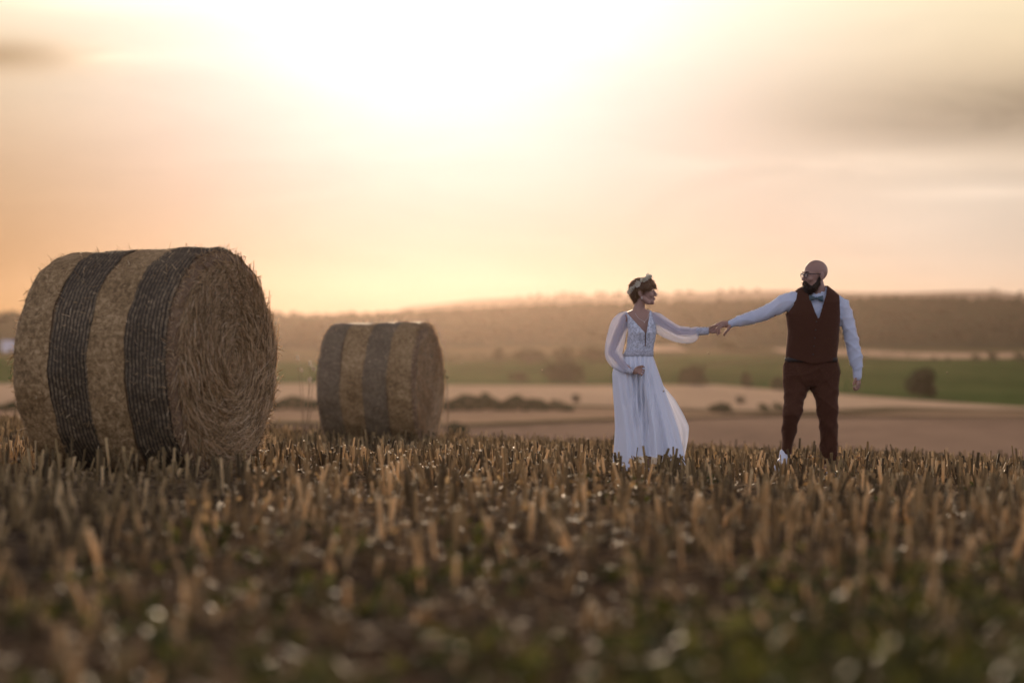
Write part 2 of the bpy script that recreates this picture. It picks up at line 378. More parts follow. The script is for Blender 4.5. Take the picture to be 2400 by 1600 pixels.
# ------------------------------------------------------------------ trees, hedges and bushes across the valley
_dd = np.linspace(125, 756, 6000)
def on_land(X, Y, lo=125):
    xs = (X - 1200) / FPX * _dd; ys = 800 - (gz(xs, _dd) - CZ) / _dd * FPX
    k = np.argmin(np.abs(ys - Y) + 1e3 * (_dd < lo)); d = _dd[k]
    return np.array([xs[k], d, float(gz(xs[k], d))])
M['leaf'] = leafy('tree_leaf', [(0, (.030, .040, .012)), (.5, (.050, .056, .018)), (1, (.080, .080, .028))], .16, (1.2, 1.2, .6), rough=.7, spec=.15)
M['hedge'] = leafy('hedge_leaf', [(0, (.022, .030, .008)), (.5, (.036, .046, .013)), (1, (.055, .058, .018))], .12, (1.2, 1.2, .6), rough=.7, spec=.15)
M['bark'] = plain('bark', (.07, .05, .035), .9, .1, 3, .3)
def leaves(P, size, jit=1.0):
    """leaf faces (pointed quads, folded) at points P"""
    n = len(P); a = rng.standard_normal((n, 3)); a /= np.linalg.norm(a, axis=1)[:, None]
    b = np.cross(a, rng.standard_normal((n, 3))); b /= np.linalg.norm(b, axis=1)[:, None]; c = np.cross(a, b)
    s = size * rng.uniform(.6, 1.4, (n, 1))
    V = np.stack([P - a * s, P + b * s * .5 + c * s * .15, P + a * s, P - b * s * .5 + c * s * .15], 1)
    F = (np.arange(n * 4).reshape(n, 4))
    return V.reshape(-1, 3), F
def tree(name, label, cat, X, Y, hp, wp, mat, group=None, lobes=7, nleaf=900, trunk=True, lo=125):
    p = on_land(X, Y, lo); s = p[1] / FPX; h = hp * s; wd = wp * s
    root = empty(name, p); tag(root, label, cat, group)
    P = []
    zc0 = .0
    for i in range(lobes):
        zf = .16 + .62 * (i + .5) / lobes; sp = .66 * math.sqrt(max(.15, 1 - (zf / .95) ** 2)); an = i * 2.4 + rng.uniform(-.5, .5)
        c = np.array([math.cos(an) * wd * sp * .5, math.sin(an) * wd * sp * .5, h * zf])
        rr = np.array([wd * .27, wd * .27, h * .21]) * rng.uniform(.75, 1.25)
        q = rng.standard_normal((nleaf // lobes, 3)); q /= np.linalg.norm(q, axis=1)[:, None]
        q *= rng.uniform(.35, 1.0, (len(q), 1)) ** .4
        P.append(c + q * rr)
    P = np.vstack(P); P = P[P[:, 2] > 0.02 * h]
    V, F = leaves(P, .075 * (wd * h) ** .5)
    me = mesh_np('crown', V, F, False, np.repeat(rng.uniform(0, 1, len(P)), 4)); link_mesh('crown', me, mat, root)
    mb = MB(); mb.chain([(0, 0, -.1 * h), (0.01 * wd, 0, .25 * h), (-.03 * wd, 0, .55 * h)], [.05 * wd, .04 * wd, .015 * wd], 8)
    for k in range(5):
        a = k * 1.3; mb.chain([(0, 0, .25 * h), (math.cos(a) * wd * .15, math.sin(a) * wd * .15, .45 * h), (math.cos(a) * wd * .28, math.sin(a) * wd * .28, .6 * h)], [.025 * wd, .018 * wd, .008 * wd], 6)
    mb.obj('trunk', M['bark'], root)
    return root
def hedge(name, label, cat, pts, mat, group=None, dens=18, lo=125, depth=1.2):
    """a hedge along (photo x, base y, height px)"""
    Q = [on_land(x, y, lo) for x, y, _ in pts]; H = [hp * q[1] / FPX for (_, _, hp), q in zip(pts, Q)]
    root = empty(name, Q[len(Q) // 2]); tag(root, label, cat, group); o = np.array(root.location)
    P = []
    for i in range(len(Q) - 1):
        L = np.linalg.norm(Q[i + 1] - Q[i]); n = int(L * dens * (H[i] + H[i + 1]) * .5) + 20
        t = rng.uniform(0, 1, n); x = Q[i] + (Q[i + 1] - Q[i]) * t[:, None]
        hh = (H[i] + (H[i + 1] - H[i]) * t) * (.8 + .28 * np.sin(t * L * 1.3 + i) * np.sin(t * L * .47 + 2 * i))
        x[:, 1] += rng.normal(0, depth * .5, n); x[:, 2] += hh * rng.uniform(0.02, 1, n) ** .8; P.append(x)
    P = np.vstack(P) - o
    V, F = leaves(P, .10 * float(np.mean(H)) + .06)
    link_mesh('foliage', mesh_np('foliage', V, F, False, np.repeat(rng.uniform(0, 1, len(P)), 4)), mat, root)
    return root
G_T = 'trees and bushes in the green field'
tree('round_tree', 'dark round tree standing alone in the green field right of the man', 'tree', 2159, 930, 70, 68, M['hedge'], G_T, 9, 1300)
tree('bushy_tree', 'broad hazy brown tree below the held hands', 'tree', 1622, 903, 52, 60, M['leaf'], G_T, 9, 1200)
tree('slim_tree', 'slim small tree between the held hands and the man', 'tree', 1748, 909, 44, 27, M['leaf'], G_T)
tree('slim_tree', 'small tree partly hidden behind the left leg of the man', 'tree', 1822, 915, 36, 30, M['leaf'], G_T)
tree('bushy_tree', 'wide clump of bushy trees left of the woman', 'tree', 1319, 895, 56, 92, M['leaf'], G_T, 12, 1500)
tree('bush', 'low bush beside the wide tree clump left of the woman', 'bush', 1216, 894, 24, 46, M['leaf'], G_T, 6, 700)
G_R = 'trees along the ridge of the green field'
hedge('hedgerow', 'long uneven hedgerow along the ridge right of the small bale', 'hedge', [(1030, 850, 18), (1110, 850, 22), (1200, 850, 22), (1290, 848, 24), (1420, 846, 26)], M['leaf'], None, 6, 300, 4)
for lab, X, Y, hp, wp in (('pointed tree in the hedgerow nearest to the small bale', 1168, 850, 40, 26), ('broad tree in the middle of the ridge hedgerow', 1240, 850, 34, 84),
                          ('round tree in the ridge hedgerow above the tree clump', 1322, 850, 40, 56), ('broad tree at the hedgerow end beside the woman', 1392, 848, 40, 66)):
    tree('hedgerow_tree', lab, 'tree', X, Y, hp, wp, M['leaf'], G_R, 7, 700, True, 300)
tree('round_tree', 'round dark tree just below the outstretched arm of the man', 'tree', 1707, 822, 28, 42, M['leaf'], G_R, 7, 700, True, 400)
tree('bush', 'low wide bush beside the dark tree under the outstretched arm', 'bush', 1752, 824, 14, 62, M['leaf'], G_R, 6, 500, False, 400)
hedge('hedgerow', 'dark diagonal hedgerow left of the waist of the man', 'hedge', [(1650, 862, 12), (1720, 854, 13), (1790, 846, 13), (1850, 842, 14)], M['leaf'], None, 6, 250, 3)
hedge('hedgerow', 'thin dark hedgerow right of the elbow of the man', 'hedge', [(2020, 838, 12), (2090, 838, 13), (2155, 840, 11)], M['hedge'], None, 6, 300, 3)
for lab, X, wp, hp in (('tiny tree at the left end of the pale gaps', 2189, 11, 17), ('tiny tree between the two pale gaps', 2222, 11, 15), ('small round tree right of the pale gaps', 2287, 24, 22),
                       ('taller small tree near the right edge of the ridge', 2326, 26, 28), ('small tree at the right picture edge on the ridge', 2392, 34, 24)):
    tree('ridge_tree', lab, 'tree', X, 848, hp, wp, M['hedge'], G_R, 5, 350, True, 300)
hedge('hedge', 'dark green hedge behind the two bales, tapering off to the right', 'hedge', [(-60, 962, 22), (300, 962, 26), (640, 960, 30), (760, 960, 30), (1040, 962, 40), (1130, 962, 44), (1220, 962, 38), (1290, 962, 26), (1345, 963, 14)], M['hedge'], None, 110, 125, 1.6)
tree('bush', 'low dark bush touching the right side of the small bale', 'bush', 1068, 1020, 34, 52, M['hedge'], None, 7, 900, False)
tree('bush', 'dark green bush at the pale field edge left of the man', 'bush', 1690, 968, 26, 54, M['hedge'], 'bushes along the pale field', 7, 800, False)
tree('bush', 'small green bush close to the left knee of the man', 'bush', 1790, 963, 20, 30, M['hedge'], 'bushes along the pale field', 5, 500, False)
tree('bush', 'small green bush right behind the left knee of the man', 'bush', 1824, 963, 22, 30, M['hedge'], 'bushes along the pale field', 5, 500, False)

# a white farm building on the far slope, mostly behind the big bale
fb = on_land(14, 824, 300); fs = fb[1] / FPX
barn = empty('farm_building', fb); tag(barn, 'white farm building peeping out behind the left side of the big bale', 'building')
M['white_wall'] = plain('white_wall', (.75, .76, .80), .8, .2, .8, .08)
M['grey_roof'] = plain('grey_roof', (.52, .55, .62), .5, .4, 1.2, .1)
M['dark_door'] = plain('dark_door', (.05, .045, .04), .7)
bw, bh = 34 * fs, 17 * fs
mb = MB(); mb.box((bw * .2, bw * .3, bh * .5 - .5), (bw * .5, bw * .3, bh * .5 + .5)); mb.obj('wall', M['white_wall'], barn, False)
mb = MB(); xs_ = bw * .55
mb.add([(bw * .2 - xs_, -.3, bh * .98), (bw * .2 + xs_, -.3, bh * .98), (bw * .2 + xs_, bw * .3, bh * 1.55), (bw * .2 - xs_, bw * .3, bh * 1.55), (bw * .2 - xs_, bw * .63, bh * .98), (bw * .2 + xs_, bw * .63, bh * .98)],
       [[0, 1, 2, 3], [3, 2, 5, 4], [0, 4, 5, 1]], [[0, 3, 4], [1, 5, 2]]); mb.obj('roof', M['grey_roof'], barn, False)
mb = MB(); mb.box((bw * .35, -.02, bh * .3), (bw * .12, .05, bh * .32)); mb.obj('door', M['dark_door'], barn, False)

# ------------------------------------------------------------------ round straw bales
def straw_mat(name, stops, nscale=60, lines=False, stretch=(1, 1, 1), bump=.8):
    m, t = mat_new(name)
    tcn = t.n('ShaderNodeTexCoord'); v = tcn.outputs['Object']
    a = t.noise(t.vm('MULTIPLY', v, stretch), nscale, 6, .8, .5); b = t.noise(v, 3.5, 3)
    f = t.m('ADD', t.m('MULTIPLY', a, .8), t.m('MULTIPLY', b, .2)); h = a
    col_ = t.ramp(f, stops)
    if lines:                      # the strings of the net run round the bale
        sp = t.n('ShaderNodeSeparateXYZ', {0: v})
        wob = t.m('ADD', sp.outputs[0], t.m('MULTIPLY', t.noise(v, 6, 2), .010))
        sn = t.m('SINE', t.m('MULTIPLY', wob, 2 * math.pi / .029))
        ln = t.mapr(sn, .25, .8, 0, 1)
        col_ = t.mix(t.m('MULTIPLY', ln, .92), col_, (.024, .017, .011))
        h = t.m('SUBTRACT', a, t.m('MULTIPLY', ln, .8))
    p = t.n('ShaderNodeBsdfPrincipled', {'Base Color': col_, 'Roughness': .65, 'Specular IOR Level': .25})
    bm = t.n('ShaderNodeBump', {'Strength': bump, 'Distance': .012, 'Height': h}); t.put(p.inputs['Normal'], bm.outputs[0])
    t.n('ShaderNodeOutputMaterial', {'Surface': p.outputs[0]})
    return m
M['straw_core'] = straw_mat('straw_core', [(.3, (.09, .052, .026)), (.5, (.22, .135, .07)), (.7, (.38, .25, .135))], 45)
M['net_ochre'] = straw_mat('ochre_net', [(.36, (.10, .058, .022)), (.5, (.30, .185, .076)), (.62, (.56, .38, .19))], 30, False, (1, 1, 1))
M['net_dark'] = straw_mat('dark_net', [(.36, (.042, .029, .015)), (.5, (.135, .094, .049)), (.64, (.37, .27, .15))], 36, True, (1, 1, 1))
M['straw_hazed'] = leafy('hazed_loose_straw', [(0, (.42, .27, .13)), (.45, (.70, .49, .26)), (.8, (.84, .64, .37)), (1, (.92, .77, .52))], .30, (1.2, 1.1, .85), rough=.5, spec=.3)  # end straw of the small bale, sunlit haze painted in as paler colour
M['net_thin_hazed'] = straw_mat('thin_hazed_dark_net', [(.34, (.090, .063, .034)), (.5, (.19, .134, .074)), (.66, (.35, .26, .15))], 30, False, (1, 1, 1))  # thinner net on the small bale, also lightened to paint in haze
M['straw'] = leafy('loose_straw', [(0, (.24, .14, .058)), (.45, (.58, .39, .185)), (.8, (.78, .57, .31)), (1, (.92, .76, .50))], .30, (1.25, 1.1, .8), rough=.45, spec=.4)
def strands(P, D, L, rad, bend, k=3, nr=4, taper=.35):
    """thin curved straws: start P, direction D, length L, bend vector"""
    n = len(P); D = D / np.linalg.norm(D, axis=1)[:, None]
    ref = rng.standard_normal((n, 3)); u = np.cross(D, ref); u /= np.linalg.norm(u, axis=1)[:, None]; v = np.cross(D, u)
    ts = np.linspace(0, 1, nr); a = np.arange(k) * 2 * math.pi / k; out = np.zeros((n, nr, k, 3))
    for i, tt in enumerate(ts):
        c = P + D * (L * tt)[:, None] + bend * (tt * tt)
        w_ = rad * (1 - taper * tt)
        for j in range(k): out[:, i, j] = c + (u * math.cos(a[j]) + v * math.sin(a[j])) * w_[:, None]
    base = (np.arange(n) * nr * k)[:, None, None]
    F = (grid_faces(k, nr, True)[None] + base).reshape(-1, 4)
    cap = (np.arange(k)[None] + (nr - 1) * k + base[:, :, 0]).reshape(-1, k)
    return out.reshape(-1, 3), F, cap, np.repeat(rng.uniform(0, 1, n), nr * k)
def strand_obj(name, P, D, L, rad, bend, mat, parent, k=3, nr=4):
    V, F, cap, at = strands(P, D, L, rad, bend, k, nr)
    return link_mesh(name, mesh_np(name, V, [F, cap] if k > 2 else F, True, at), mat, parent)
def bale(label, loc, rz, Rr, L, seq, taper, nface, nfuzz, dark='net_dark', end='straw'):
    """axis along local X, +X the end that faces the camera; seq = net colours from -X to +X"""
    root = empty('straw_bale', loc, rz); tag(root, label, 'straw bale')
    nu = 220
    a = np.linspace(0, 2 * math.pi, nu, endpoint=False)
    lump = lambda x, ang_: .010 * np.sin(3 * ang_ + 1.3) + .007 * np.sin(5 * ang_ + x * 3) + .006 * np.sin(11 * ang_ + x * 7) + .004 * np.sin(23 * ang_ - x * 13)
    def radius(x, ang_, grow=0.0):
        e = np.clip((np.abs(x) - (L / 2 - .10)) / .10, 0, 1)
        rr = (Rr - grow) * (1 + taper * x / L) - .075 * (1 - np.sqrt(np.maximum(0, 1 - e * e)))
        flat = .045 * np.exp(-((ang_ - 1.5 * math.pi) / .45) ** 2)      # weight flattens the underside
        return rr + lump(x, ang_) - flat * Rr
    def ringpts(x, grow): 
        r = radius(np.full(nu, x), a, grow); return np.stack([np.full(nu, x), r * np.cos(a), r * np.sin(a) + Rr * .96], -1)
    # straw core with two end faces
    mb = MB(); rows = []
    for q in (.02, .2, .4, .6, .8, .93): 
        rp = ringpts(-L / 2, .014); c = np.array([-L / 2, 0, Rr * .96]); rr = c + (rp - c) * q; rr[:, 0] -= .035 * (1 - q * q); rows.append(rr)
    for x in np.linspace(-L / 2, L / 2, 40): rows.append(ringpts(x, .014))
    for q in (.93, .8, .6, .4, .2, .02):
        rp = ringpts(L / 2, .014); c = np.array([L / 2, 0, Rr * .96]); rr = c + (rp - c) * q; rr[:, 0] += .035 * (1 - q * q); rows.append(rr)
    mb.tube(rows); mb.obj('straw_core', M['straw_core'], root)
    edges = np.linspace(-L / 2 + .01, L / 2 - .035, len(seq) + 1)
    for i, kcol in enumerate(seq):
        rows = []
        lo, hi = edges[i], edges[i + 1]
        wob = .012 * np.sin(a * 2 + i * 2) + .006 * np.sin(a * 7 + i)
        for t_ in np.linspace(0, 1, 16):
            x = lo + (hi - lo) * t_ + wob * (1 if 0 < i else t_) * (1 if i < len(seq) - 1 or t_ < 1 else .4)
            r = radius(x, a, 0 if kcol == 'o' else -.003) + .004 * np.sin(a * 61 + t_ * 9) * rng.uniform(0, 1, nu)
            rows.append(np.stack([x, r * np.cos(a), r * np.sin(a) + Rr * .96], -1))
        mbb = MB(); mbb.tube(rows, False)
        b = mbb.obj('net_band', M['net_ochre' if kcol == 'o' else dark], root)
        b['label'] = 'pale ochre net band' if kcol == 'o' else 'dark net band with strings'
    # straw coiled on the end faces
    for sgn, n in ((1, nface), (-1, nface // 5)):
        q = rng.uniform(0, 1, n) ** .5 * .985; an = rng.uniform(0, 2 * math.pi, n)
        r = q * radius(np.full(n, sgn * L / 2), an, .02); xo = sgn * (L / 2 + .035 * (1 - q * q) + rng.uniform(-.002, .012, n))
        P = np.stack([xo, r * np.cos(an), r * np.sin(an) + Rr * .96], -1)
        T = np.stack([np.zeros(n), -np.sin(an), np.cos(an)], -1); N_ = np.stack([np.zeros(n), np.cos(an), np.sin(an)], -1)
        sw = rng.normal(-.10, .48, n); D = T * np.cos(sw)[:, None] + N_ * np.sin(sw)[:, None]; D[:, 0] = sgn * rng.normal(.03, .16, n)
        Ls = np.minimum(rng.uniform(.05, .20, n), r * 1.1 + .03)
        bend = -N_ * (Ls ** 2 / np.maximum(r, .12) * .5)[:, None]; bend[:, 0] = -sgn * Ls * rng.uniform(0, .12, n)
        wob = np.sin(an * 2 + r * 9) * .5 + rng.normal(0, .3, n)
        strand_obj('coiled_straw', P, D, Ls, rng.uniform(.0018, .0042, n), bend, M[end], root)
    # short ends sticking out of the net and round the rim
    n = nfuzz; an = rng.uniform(0, 2 * math.pi, n); x = np.concatenate([rng.uniform(-L / 2, L / 2, n // 2), (L / 2 - .05 * rng.uniform(0, 1, n // 3)), -(L / 2 - .05 * rng.uniform(0, 1, n - n // 2 - n // 3))])
    r = radius(x, an) - .006
    P = np.stack([x, r * np.cos(an), r * np.sin(an) + Rr * .96], -1); N_ = np.stack([np.zeros(n), np.cos(an), np.sin(an)], -1)
    D = N_ * rng.uniform(.05, .8, (n, 1)) + rng.normal(0, .8, (n, 3)); dn = (D * N_).sum(1); D = D - N_ * np.minimum(dn, 0)[:, None] * 1.3
    strand_obj('loose_straw', P, D, rng.uniform(.02, .075, n) * rng.uniform(.4, 1, n), rng.uniform(.0014, .003, n), rng.normal(0, .012, (n, 3)), M['straw'], root)
    return root
B1 = px(345, 1111, 17.6); B1.z = float(gz(B1.x, B1.y)) - .02
B2 = px(893, 1040, 32.5); B2.z = float(gz(B2.x, B2.y)) - .02
bale('large straw bale in front with wide ochre and dark net bands', B1, R(-21), .838, 1.30, 'odod', .045, 15000, 3200)
bale('smaller straw bale farther back to the right of the large bale', B2, R(-12.5), .84, 1.34, 'dodo', .03, 4500, 2600, 'net_thin_hazed', 'straw_hazed')
def far_bale(label, X, Y, hp, lo):
    p = on_land(X, Y, lo); r = hp * .5 * p[1] / FPX
    root = empty('straw_bale', p, .6); tag(root, label, 'straw bale', 'distant bales on the pale field')
    a = np.linspace(0, 2 * math.pi, 28, endpoint=False)
    rows = [np.stack([np.full(28, x * r), q * r * np.cos(a), q * r * np.sin(a) + r], -1) for x, q in ((-.8, .3), (-.78, .9), (-.7, 1), (.7, 1), (.78, .9), (.8, .3))]
    mb = MB(); mb.tube(rows); mb.obj('straw_core', M['net_dark'], root)
    mb = MB(); mb.tube([np.stack([np.full(28, x * r), 1.015 * r * np.cos(a), 1.015 * r * np.sin(a) + r], -1) for x in (-.3, .3)], False); mb.obj('net_band', M['net_ochre'], root)
far_bale('tiny distant bale on the pale field between hedge and woman', 1351, 942, 19, 150)
far_bale('tiny distant bale on the pale field left of the man', 1736, 946, 19, 150)

# ------------------------------------------------------------------ stubble, litter and weeds
M['stubble'] = leafy('stubble_straw', [(0, (.075, .048, .021)), (.4, (.24, .163, .068)), (.8, (.44, .31, .135)), (1, (.75, .58, .31))], .38, (1.25, 1.08, .75), rough=.6, spec=.15)
M['litter'] = leafy('straw_litter', [(0, (.14, .090, .045)), (.5, (.30, .205, .10)), (1, (.50, .37, .20))], .28, (1.25, 1.05, .75), rough=.55, spec=.17)
M['weed'] = leafy('weed_leaf', [(0, (.026, .028, .011)), (.6, (.050, .050, .018)), (1, (.11, .105, .034))], .30, (1.4, 1.4, .5), rough=.6, spec=.2)
def outside_bales(x, y, m=.0):
    ok = np.ones(len(x), bool)
    for b, rz, hw in ((B1, R(-21), .66), (B2, R(-12.5), .68)):
        dx, dy = x - b.x, y - b.y; u = dx * math.cos(rz) + dy * math.sin(rz); v = -dx * math.sin(rz) + dy * math.cos(rz)
        ok &= ~((np.abs(u) < hw + m) & (np.abs(v) < .33 + m))
    return ok
def scatter(n, d0, d1, spread=.255, side=1.6, power=1.0):
    d = d0 + (d1 - d0) * rng.uniform(0, 1, n) ** power; return rng.uniform(-1, 1, n) * (d * spread + side), d
def stubble(name, dens, d0, d1, k, nr):
    area = .255 * (d1 ** 2 - d0 ** 2) + 3.2 * (d1 - d0); n = int(area * dens)
    d = np.sqrt(rng.uniform(d0 ** 2, d1 ** 2, n)); x = rng.uniform(-1, 1, n) * (d * .255 + 1.6)
    # drilled rows, running away a little to the left
    ca, sa = math.cos(R(14)), math.sin(R(14)); u = x * ca + d * sa; v = -x * sa + d * ca; pitch = .165
    u = (np.round(u / pitch) + rng.normal(0, .16, n)) * pitch; v = v + .03 * np.sin(v * 31)
    x, d = u * ca - v * sa, u * sa + v * ca
    patch = np.clip(.5 + .6 * np.sin(x * 1.7 + np.sin(d * .9) * 2) * np.sin(d * 1.1 + 1.7) + .3 * np.sin(x * 4.3 + d * 2.1) * np.sin(d * 3.7 - x), 0, 1)
    ok = outside_bales(x, d) & (rng.uniform(0, 1, n) < .35 + .65 * patch); x, d = x[ok], d[ok]; n = len(x)
    P = np.stack([x, d, gz(x, d) - .02], -1)
    h = np.clip(rng.normal(.168, .040, n) * (.9 + .2 * patch[ok]), .07, .33)
    h = np.where(rng.uniform(0, 1, n) < .06, h * 1.3, h) * np.clip((d - 2) / 9, .62, 1)
    lean = rng.normal(0, .10, (n, 2)); wild = rng.uniform(0, 1, n) < .12; lean[wild] *= 4.0
    D = np.stack([lean[:, 0], lean[:, 1], np.ones(n)], -1)
    bend = np.stack([rng.normal(0, .02, n), rng.normal(0, .02, n), np.zeros(n)], -1)
    V, F, cap, at = strands(P, D, h, np.where(rng.uniform(0, 1, n) < .3, rng.uniform(.0035, .006, n), rng.uniform(.0062, .0115, n)), bend, k, nr, .0)
    return tag(link_mesh(name, mesh_np(name, V, [F, cap], True, at), M['stubble']), 'cut straw stubble standing in rows across the field', 'stubble', kind='stuff')
stubble('stubble', 44, 3.0, 10, 6, 3)
stubble('stubble', 58, 10, 26, 6, 3)
stubble('stubble', 62, 26, 50, 3, 2)
def litter(name, n, d0, d1, l0, l1, w0, w1, lift, label):
    x, d = scatter(n, d0, d1); ok = outside_bales(x, d, -.05); x, d = x[ok], d[ok]; n = len(x)
    P = np.stack([x, d, gz(x, d) + rng.uniform(0, 1, n) ** 2 * lift], -1)
    a = rng.uniform(0, 2 * math.pi, n); D = np.stack([np.cos(a), np.sin(a), rng.normal(.02, .22, n)], -1)
    return_o = strand_obj(name, P, D, rng.uniform(l0, l1, n), rng.uniform(w0, w1, n), rng.normal(0, .015, (n, 3)), M['litter'], None, 3, 3)
    return tag(return_o, label, 'straw', kind='stuff')
litter('straw_litter', 6000, 3.2, 11, .04, .13, .0022, .005, .03, 'pale chopped straw lying between the stubble rows')
litter('straw_litter', 36000, 11, 34, .04, .16, .0022, .005, .05, 'pale chopped straw lying between the stubble rows')
# short broken leaf sheaths that catch the low sun
n = 4200; x, d = scatter(n, 10, 30, power=.85); P = np.stack([x, d, gz(x, d) + rng.uniform(.01, .16, n)], -1); ok = outside_bales(x, d); P = P[ok]
V, F = leaves(P, .020)
tag(link_mesh('leaf_sheath', mesh_np('leaf_sheath', V, F, True, np.repeat(rng.uniform(0, 1, len(P)), 4)), M['litter']), 'torn straw leaf sheaths caught among the stubble', 'straw', kind='stuff')
def weeds(n, cx, cd, sx, sd, hmax, size):
    x = rng.normal(cx, sx, n); d = rng.normal(cd, sd, n); d = np.abs(d - 3.4) + 3.4
    P = []
    for xi, di in zip(x, d):
        m = rng.integers(8, 18); q = np.stack([rng.normal(xi, .05, m), rng.normal(di, .05, m), np.zeros(m)], -1)
        q[:, 2] = gz(q[:, 0], q[:, 1]) + rng.uniform(.01, hmax * rng.uniform(.4, 1), m); P.append(q)
    return np.vstack(P)
P = np.vstack([weeds(200, 1.0, 4.8, .7, .7, .22, 0), weeds(55, .1, 5.6, 1.4, 1.0, .12, 0), weeds(70, 1.4, 7.4, .7, .9, .14, 0), weeds(40, -1.0, 8.2, .6, 1.2, .12, 0), weeds(26, .8, 9.5, 1.5, 1.0, .10, 0), weeds(30, 2.5, 15, 1.6, 4, .12, 0)])
V, F = leaves(P, .028)
tag(link_mesh('weed', mesh_np('weed', V, F, True, np.repeat(rng.uniform(0, 1, len(P)), 4)), M['weed']), 'green weeds growing low between the stubble near the camera', 'weeds', kind='stuff')

# ------------------------------------------------------------------ the couple
DP = 21.0; PXM = DP / FPX
def zg(zx, zy, dy=0.0): return np.array([(1660 + zx / 2.9025 - 1200) * PXM, DP + dy, CZ + (800 - (580 + zy / 2.9025)) * PXM])
def zb(zx, zy, dy=0.0): return np.array([(1360 + zx / 3.1361 - 1200) * PXM, DP + dy, CZ + (800 - (620 + zy / 3.1361)) * PXM])
SG, SB = PXM / 2.9025, PXM / 3.1361
KA = 28
_a = np.linspace(0, 2 * math.pi, KA, endpoint=False)
def ring_row(F, S, row, depth=.6, dmin=0, se=2.4, k=KA):
    """a level cross-section: (zy, left x, right x, half depth m, y shift)"""
    zy, xl, xr, hd, dy = row
    c = F((xl + xr) / 2, zy, dy); rx = (xr - xl) / 2 * S
    a = np.linspace(0, 2 * math.pi, k, endpoint=False)
    cx = np.sign(np.cos(a)) * np.abs(np.cos(a)) ** (2 / se); cyy = np.sign(np.sin(a)) * np.abs(np.sin(a)) ** (2 / se)
    return c + np.stack([rx * cx, hd * cyy, 0 * a], -1)
def rows_loft(mb, F, S, rows, se=2.4, k=KA, closed=True): mb.tube([ring_row(F, S, r, se=se, k=k) for r in rows], closed)
def limb(mb, F, S, pts, flat=1.0, k=18):
    """pts: (zx, zy, half width in zoom px, y shift)"""
    mb.chain([F(p[0], p[1], p[3]) for p in pts], [p[2] * S for p in pts], k, flat)
def folds(amp, sc, sz=1.0, seed=0.0):
    def f(co):
        x, y, z = (co[:, 0] + seed) * sc, co[:, 1] * sc, co[:, 2] * sc * sz
        v = np.sin(x * 1.9 + 1.7 * np.sin(z * .8 + seed) + y * .9) + .6 * np.sin(z * 2.6 + 1.3 * np.sin(x * 1.4)) + .45 * np.sin(x * 4.3 - z * 3.1 + 2 * np.sin(y * 2))
        return amp * v
    return f
M['skin_w'] = plain('skin_fair', (.40, .235, .175), .5, .35, 30, .06, .35, sss=.08)
M['skin_m'] = plain('skin_tan', (.36, .205, .15), .45, .4, 30, .06, .35, sss=.08)
M['hair_w'] = leafy('brown_hair', [(0, (.24, .13, .06)), (.6, (.34, .19, .09)), (1, (.50, .30, .15))], .35, (1.5, 1.0, .6), rough=.4, spec=.5)
M['hair_m'] = leafy('dark_beard', [(0, (.030, .017, .009)), (.7, (.065, .036, .018)), (1, (.12, .066, .032))], .2, (1.5, 1.0, .6), rough=.5, spec=.3)
M['shirt'] = plain('white_shirt', (.74, .81, .95), .7, .2, 8, .03, .6, .25, 90, .30, (.8, .78, .74, 1))
M['suit'] = plain('brown_wool', (.072, .027, .0135), .85, .15, 160, .18, .8, .3, 700)
M['suit_trim'] = plain('dark_belt_leather', (.02, .014, .011), .5, .4)
M['bow'] = plain('teal_satin', (.045, .085, .095), .4, .5, 20, .15)
M['button'] = plain('horn_button', (.03, .02, .015), .35, .5)
M['frame'] = plain('black_frame', (.015, .013, .012), .35, .5)
M['eye'] = plain('eye', (.05, .035, .03), .2, .5)
M['white_shoe'] = plain('white_shoe', (.75, .76, .80), .6, .3, 20, .05)
M['sole'] = plain('pale_sole', (.62, .60, .56), .8, .2)
M['petal'] = leafy('ivory_petal', [(0, (.70, .64, .50)), (.6, (.82, .77, .64)), (1, (.88, .85, .76))], .35, (1.05, 1, .9), rough=.7, spec=.1)
M['pearl'] = plain('pearl', (.80, .74, .66), .25, .5)
M['lens'], t = mat_new('spectacle_lens')
gl = t.n('ShaderNodeBsdfGlossy', {'Color': (.9, .9, .9), 'Roughness': .05}); tr = t.n('ShaderNodeBsdfTransparent', {'Color': (.92, .93, .95)})
t.n('ShaderNodeOutputMaterial', {'Surface': t.n('ShaderNodeMixShader', {0: .10, 1: tr.outputs[0], 2: gl.outputs[0]}).outputs[0]})
